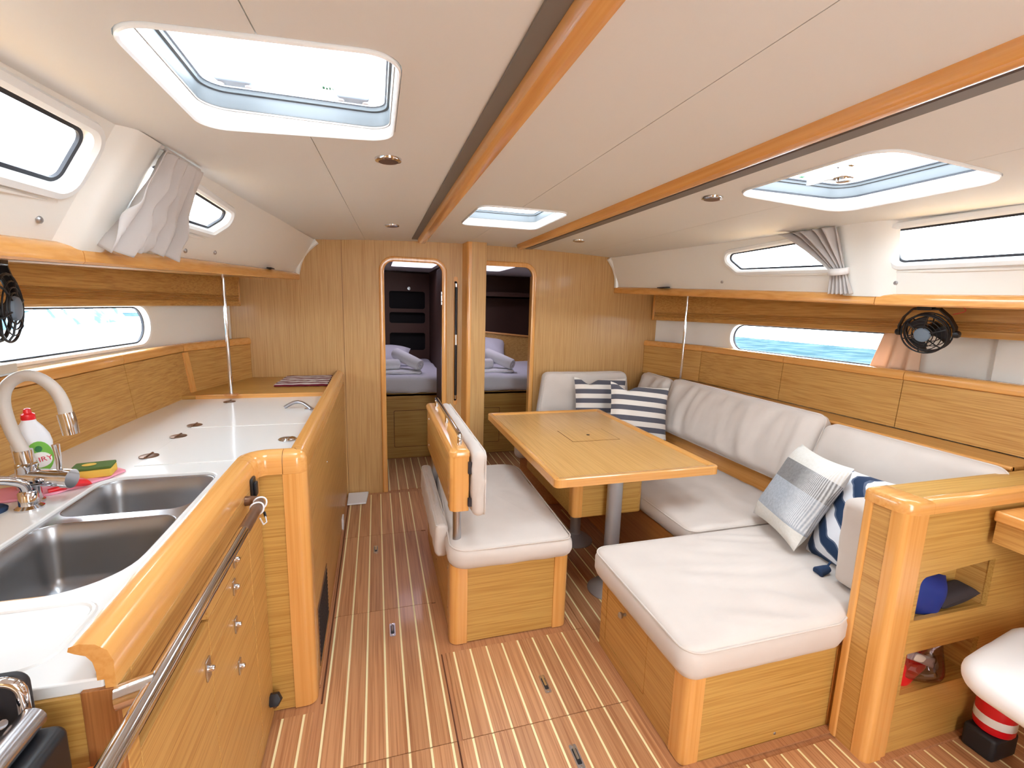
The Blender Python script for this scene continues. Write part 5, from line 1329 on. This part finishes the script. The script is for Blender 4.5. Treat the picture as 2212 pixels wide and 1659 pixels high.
# navy and white pillow with a tassel
m, nt, b_, rp, tc = stripes('navy_white', 1, [(0,0),(.5,1)], (40,60,92), [(40,62,94),(40,62,94)])
nz = nd(nt, 'ShaderNodeTexNoise'); nz.inputs['Scale'].default_value = 6; nz.inputs['Detail'].default_value = 2; nt.links.new(tc.outputs['Object'], nz.inputs['Vector'])
wv = nd(nt, 'ShaderNodeTexWave'); wv.bands_direction = 'DIAGONAL'; wv.inputs['Scale'].default_value = 4.2; wv.inputs['Distortion'].default_value = 3.0; wv.inputs['Detail'].default_value = 1.5; wv.inputs['Detail Scale'].default_value = 2
nt.links.new(tc.outputs['Object'], wv.inputs['Vector'])
r2 = nd(nt, 'ShaderNodeValToRGB'); r2.color_ramp.interpolation = 'CONSTANT'; r2.color_ramp.elements[0].color = lin((38,60,92)); r2.color_ramp.elements[1].position = .62; r2.color_ramp.elements[1].color = lin((236,238,244))
e = r2.color_ramp.elements.new(.40); e.color = lin((96,108,132))
nt.links.new(wv.outputs['Fac'], r2.inputs[0]); nt.links.new(r2.outputs[0], b_.inputs['Base Color'])
np_ = thing('navy_pillow', 'navy and white patterned pillow with a tassel behind the box cushion', 'pillow', (1.78,1.27,.48))
npo = finish('cover', MB().pillow(.42,.42,.13,I4,.006,8), m, ang=60)
npo.matrix_world = frame((1.868,1.262,.672), (-.10,-.98,.10), (.42,-.02,.90)); npo.parent = np_; npo.matrix_parent_inverse = Matrix.Translation(-Vector(np_.location))
tas = MB().lathe([(.004,.03),(.014,.022),(.017,.008),(.022,-.03),(.018,-.034),(.001,-.030)], (0,0,0), 'z', 18, Matrix.Rotation(R(80), 3, 'Y'))
tas.v = [(1.690+x, 1.275+y, .500+z) for x, y, z in tas.v]
finish('tassel', tas, 'navy', np_)
finish('tassel_cord', MB().tube([(1.72,1.285,.505),(1.74,1.29,.52)], .004, 8), 'navy', np_)
# box cushion standing behind
Mb = frame((1.855,1.175,.655), (-.42,-.90,.02), (.06,0,1))
bo = finish('box_cushion', MB().pad(rrect(-.10,-.175,.10,.165,.03), -.05, .05, .022, .010, None, .004, (14,14,14), 5), 'cushion', ang=60)
bo.matrix_world = frame((1.775,1.178,.662), (.995,-.04,.0), (-.04,0.02,1))
tag(bo, 'beige box cushion leaning against the oak partition', 'cushion')
finish('piping', MB().tube([(x, y, z_) for z_ in (.043,) for x, y in resample(offset_poly(rrect(-.10,-.175,.10,.165,.03), -.006), .03)], .003, 6, closed=True), 'cushion', None).parent = bo
b2_ = finish('spare_cushion', MB().pad(rrect(-.13,-.16,.13,.15,.03), -.03, .03, .02, .006, None, .004, (14,14,14), 6), 'cushion', ang=60)
b2_.matrix_world = frame((1.805,1.112,.66), (.999,-.02,.0), (-.03,0.0,1))
tag(b2_, 'second beige cushion squeezed between box cushion and partition', 'cushion')

# ------------------------------------------------------------------ floor fittings
fh = None
for x, y, lab in ((.044, 2.006, 'flush steel lifting ring in the aisle floor beside the bench'), (-.03, 2.768, 'flush steel lifting ring in the aisle floor nearest the doorway'), (.625, 1.532, 'flush steel lifting ring in the floor between bench and settee'), (.624, 1.215, 'flush steel lifting ring in the floor at the bottom edge')):
    if fh is None:
        fh = thing('floor_latch', lab, 'floor latch', (0,0,0), 'floor latches')
        finish('plate', MB().prism(rrect(-.013,-.045,.013,.045,.006), XYZ, -.002, .0022), 'steel', fh)
        finish('recess', MB().prism(rrect(-.008,-.028,.008,.030,.004), XYZ, .0022, .0026), 'black_plastic', fh)
        finish('pull_bar', MB().prism(rrect(-.0045,-.012,.0045,.034,.003), XYZ, .0026, .0050), 'chrome', fh)
        for k in (-.037, .039): finish('screw', MB().lathe([(.004,.002),(.004,.0032),(.001,.0034)], (0,k,0), 'z', 10), 'chrome', fh)
        d = fh
    else: d = copy_tree(fh); d['label'] = lab
    d.location = (x, y, 0)
wb_ = tag(finish('white_board', MB().hexa([(-.236,3.46,.004),(-.10,3.46,.004),(-.085,3.66,.004),(-.236,3.66,.004),(-.236,3.46,.016),(-.10,3.46,.016),(-.085,3.66,.022),(-.236,3.66,.022)]), 'white_plastic', None, .003), 'small white plastic box on the aisle floor under the bulkhead', 'box')

# ------------------------------------------------------------------ forward cabins seen through the doorways
FY = 4.51
cw = struct(finish('wall_cabin', MB().box((-.75, 6.12, -.03), (.66, 6.15, 1.95)).box((.66, 3.715, -.03), (.69, 6.15, 1.95)).box((-.75, 3.715, -.03), (-.72, 6.15, 1.95)).box((.69, 6.12, -.03), (2.5, 6.15, 1.95)).box((2.47, 3.715, -.03), (2.5, 6.15, 1.95)), 'cabin_shaded_wood', smooth=False), 'shade-coloured veneered walls of the two forward cabins')  # wall colour darkened to carry the cabin shade
hc1 = rrect(.16, 4.62, .60, 5.25, .05); hc2 = rrect(.90, 4.55, 1.36, 5.25, .05)
cc = struct(finish('ceiling_cabin', MB().plate([(-.75,3.712),(2.5,3.712),(2.5,6.15),(-.75,6.15)], [hc1, hc2], XYZ, 1.90, 1.94), 'ceiling_vinyl', smooth=False), 'headlining of the forward cabins')
for k, (h, lab) in enumerate(((hc1, 'smoked hatch in the ceiling of the left cabin'), (hc2, 'smoked hatch in the ceiling of the right cabin'))):
    t = thing('cabin_hatch', lab, 'hatch', (sum(p[0] for p in h)/len(h), sum(p[1] for p in h)/len(h), 1.9))
    n = len(h); rs = [(offset_poly(h,.02),1.898),(offset_poly(h,-.004),1.892),(offset_poly(h,-.02),1.96),(offset_poly(h,.02),1.96)]
    finish('frame', MB().add([(x,y,z) for o, z in rs for x, y in o], [(a*n+j, a*n+(j+1) % n, ((a+1) % 4)*n+(j+1) % n, ((a+1) % 4)*n+j) for a in range(4) for j in range(n)]), 'frame_white', t)
    finish('pane', MB().prism(offset_poly(h,.0), XYZ, 1.955, 1.962), 'pane_smoked', t)
    xs = [p[0] for p in h]; ys = [p[1] for p in h]
    portal(((min(xs)+max(xs))/2, (min(ys)+max(ys))/2, 1.99), (0,0,0), max(xs)-min(xs), max(ys)-min(ys))
# recessed shelves on the back of the left cabin
sc_ = thing('cabin_bookcase', 'shade-coloured wall unit with three rounded openings in the left cabin', 'bookcase', (.38, 6.1, .9))
ops = [rrect(.16,1.44,.60,1.655,.03), rrect(.16,1.26,.60,1.395,.03), rrect(.16,.92,.60,1.14,.03)]
finish('front', MB().plate([(-.1,.80),(.655,.80),(.655,1.88),(-.1,1.88)], ops, XZ, 6.03, 6.05), 'cabin_shaded_wood', sc_)  # oak front painted dark to stand for shade at the cabin's end
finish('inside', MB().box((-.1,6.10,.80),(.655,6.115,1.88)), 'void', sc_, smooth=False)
finish('reading_lamp', MB().lathe([(.02,0),(.024,.02),(.012,.04),(.001,.042)], (.40, 5.99, 1.69), 'y', 16), 'chrome', sc_)
def berth(x0, x1, lab, dx0, dx1):
    t = thing('berth', lab, 'berth', ((x0+x1)/2, 5.2, 0))
    finish('front_board', MB().box((x0, FY, 0), (x1, FY+.02, .64)), 'oak_x', t, smooth=False)
    finish('base_top', MB().box((x0, FY, .62), (x1, 6.02, .645)), 'oak_x', t, smooth=False)
    d = finish('locker_door', MB().prism(rrect(dx0, .115, dx1, .475, .012), XZ, FY-.004, FY-.0005), 'oak_x', t, .001)
    finish('door_joint', MB().prism(rrect(dx0-.004, .111, dx1+.004, .479, .014), XZ, FY-.002, FY-.0003), 'groove', t)
    finish('bed_bracket', MB().prism([(x0+.10,.64),(x0+.14,.64),(x0+.13,.56),(x0+.115,.50)], XZ, FY-.03, FY-.0005), 'beech_dark', t)
    return t
berth(-.70, .655, 'oak berth front with a locker door in the left cabin', .15, .50)
berth(.695, 2.46, 'oak berth front with a locker door in the right cabin', .86, 1.20)
def bed(x0, x1, lab, s):
    return tag(finish('mattress', MB().pad(rrect(x0, FY-.035, x1, 6.0, .06), .646, .815, .05, .02, None, .012, (5,5,5), s), 'bedding', ang=60), lab, 'mattress')
bed(-.69, .650, 'white sheeted mattress in the left cabin', 21); bed(.70, 2.45, 'white sheeted mattress in the right cabin', 22)
def bed_pillow(loc, u, v, lab, s, w=.62, h=.42):
    o = finish('bed_pillow', MB().pillow(w, h, .15, I4, .012, s), 'bedding', ang=60); place(o, frame(loc, u, v)); tag(o, lab, 'pillow', 'bed pillows')
bed_pillow((.05, 5.35, .93), (1,-.1,-.06), (.05,.9,.35), 'white bed pillow behind the rolled towels in the left cabin', 31)
bed_pillow((1.20, 5.45, .99), (1,-.1,-.12), (0.1,.75,.62), 'white bed pillow behind the rolled towels in the right cabin', 32)
def roll(loc, ang, L, r, lab, tilt=0):
    t = thing('rolled_towel', lab, 'towel', loc, 'rolled towels')
    M = Matrix.Translation(loc) @ Matrix.Rotation(R(ang), 4, 'Z') @ Matrix.Rotation(R(90+tilt), 4, 'Y')
    mb = MB().lathe([(r*.86,-L/2),(r,-L/2+.015),(r*1.02,0),(r,L/2-.015),(r*.86,L/2)], (0,0,0), 'z', 24); mb.v = [tuple(M @ Vector(v)) for v in mb.v]
    finish('roll', mb, 'towel_white', t)
    sp = []
    for e_ in (-1, 1):
        sp = [tuple(M @ Vector(((r*.80-.004*k*.5)*math.cos(k*.45)*(1-k/60), (r*.80-.004*k*.5)*math.sin(k*.45)*(1-k/60), e_*(L/2+.001)))) for k in range(30)]
        finish('spiral_edge', MB().tube(sp, .0045, 6), 'bedding', t)
    return t
for x, lab, nm in ((.165, 'left cabin', 0), (1.12, 'right cabin', 1)):
    tag(finish('folded_towel', MB().pad(rrect(x-.22, 4.60, x+.26, 4.90, .03), .822, .848, .012, .004, None, .003, (9,9,9), 40+nm), 'towel_white', ang=60), 'flat folded white towel under the rolls in the %s' % lab, 'towel', 'folded towels')
    roll((x-.06, 4.72, .902), 14, .22, .052, 'white rolled towel lying flat, lower left of the pair in the %s' % lab)
    roll((x+.13, 4.76, .950), -48, .36, .058, 'white rolled towel lying across, upper right of the pair in the %s' % lab, 16)
lbx = thing('cabin_headboard', 'oak headboard panel behind the pillow in the right cabin', 'headboard', (1.5, 5.9, .8))
finish('panel', MB().hexa([(.70,5.72,.80),(2.0,5.42,.80),(2.0,5.45,.80),(.70,5.75,.80),(.70,5.72,1.22),(2.0,5.42,1.12),(2.0,5.45,1.12),(.70,5.75,1.22)]), 'oak_x', lbx, .004)
finish('cap', MB().hexa([(.70,5.70,1.22),(2.0,5.40,1.12),(2.0,5.46,1.12),(.70,5.76,1.22),(.70,5.70,1.24),(2.0,5.40,1.14),(2.0,5.46,1.14),(.70,5.76,1.24)]), 'beech_x', lbx, .004)
tag(finish('cabin_shelf', MB().box((.70, 5.85, 1.60), (2.46, 6.11, 1.63)).box((.70, 5.85, 1.60), (2.46, 5.87, 1.68)), 'cabin_shaded_wood', None, .004), 'shade-coloured shelf on the back wall of the right cabin', 'shelf')  # shelf wood shares the colour darkened for shade
# cabin door standing open inside the left cabin
dr = thing('door_leaf', 'open cabin door leaf seen edge-on at the right side of the left doorway', 'door', (.52, 3.9, 0))
finish('leaf', MB().box((.522, 3.74, .02), (.55, 4.22, 1.80)), 'cabin_shaded_wood', dr, .004)  # leaf takes the cabin wood colour with shade painted in

# ------------------------------------------------------------------ aft end behind the viewpoint, with the companionway
aw = MB().plate([(-1.4,-.03),(2.8,-.03),(2.8,2.03),(-1.4,2.03)], [[(CW[0],.75),(1.05,.75),(1.05,1.93),(CW[0],1.93)]], XZ, YA-.03, YA)
struct(finish('wall_back', aw, 'oak_v'), 'oak bulkhead with the companionway opening behind the viewpoint')
portal(((CW[0]+1.05)/2, YA-.06, 1.34), (R(-90), 0, 0), .70, 1.15)
portal(((CW[0]+1.05)/2, (CW[2]+CW[3])/2, 2.05), (0, 0, 0), .70, .82)
for i, h in HATCH.items():
    portal(((h[0]+h[1])/2, (h[2]+h[3])/2, 2.11), (0,0,0), h[1]-h[0]-.1, h[3]-h[2]-.1)
# water outside
m, nt, b_ = base_mat('sea_water', (50, 70, 76), 1, spec=0)
n1 = nd(nt, 'ShaderNodeTexNoise'); n1.inputs['Scale'].default_value = 1.6; n1.inputs['Detail'].default_value = 6; tc = nd(nt, 'ShaderNodeTexCoord'); nt.links.new(tc.outputs['Object'], n1.inputs['Vector'])
bp = nd(nt, 'ShaderNodeBump'); bp.inputs['Strength'].default_value = .6; nt.links.new(n1.outputs['Fac'], bp.inputs['Height']); nt.links.new(bp.outputs[0], b_.inputs['Normal'])
r2 = nd(nt, 'ShaderNodeValToRGB'); r2.color_ramp.elements[0].position = .4; r2.color_ramp.elements[0].color = lin((44, 62, 68)); r2.color_ramp.elements[1].position = .65; r2.color_ramp.elements[1].color = lin((66, 82, 86)); nt.links.new(n1.outputs['Fac'], r2.inputs[0]); nt.links.new(r2.outputs[0], b_.inputs['Base Color'])
sea = MB().add([(3.2,-30,.35),(17,-30,.35),(17,40,.35),(3.2,40,.35)], [(0,1,2,3)]).add([(-26,-30,.35),(-2.4,-30,.35),(-2.4,40,.35),(-26,40,.35)], [(0,1,2,3)])
struct(finish('ground_sea', sea, m, smooth=False), 'pale blue harbour water outside')

nb = thing('moored_boat', 'white hulled boat with pale blue canvas seen through the galley portlight', 'boat', (-6, 9, .3))
def hullside(u, v):
    y = 4+12*u; return (-5.0-.5*v*0-1.2*(abs(u-.5)*2)**3, y, .3+.62*v)
finish('hull', MB().grid(16, 4, hullside), 'hull_far', nb, solid=.05)
finish('deck', MB().box((-7.4, 4.5, .90), (-5.1, 15.5, .95)), 'hull_far', nb, smooth=False)
m, nt, b_ = base_mat('canvas_blue', (84, 108, 122), .9, spec=0)
n1 = nd(nt, 'ShaderNodeTexNoise'); n1.inputs['Scale'].default_value = 2.5; n1.inputs['Detail'].default_value = 5; tc = nd(nt, 'ShaderNodeTexCoord'); nt.links.new(tc.outputs['Object'], n1.inputs['Vector'])
r2 = nd(nt, 'ShaderNodeValToRGB'); r2.color_ramp.elements[0].position = .38; r2.color_ramp.elements[0].color = lin((70, 96, 112)); r2.color_ramp.elements[1].position = .62; r2.color_ramp.elements[1].color = lin((150, 160, 164))
nt.links.new(n1.outputs['Fac'], r2.inputs[0]); nt.links.new(r2.outputs[0], b_.inputs['Base Color'])
def canvas(u, v):
    y = 8.3+4.2*u; n_ = noise.noise(Vector((u*6, v*2, 3)))
    return (-5.25-.25*v+.05*n_, y, .80+.10*n_*(1-v)+(.42+.12*noise.noise(Vector((u*9, 1, 1))))*v)
finish('canvas', MB().grid(40, 8, canvas), 'canvas_blue', nb, solid=.01)
finish('mast', MB().tube([(-6.2, 10, .95), (-6.2, 10, 9)], .08), 'hull_far', nb)
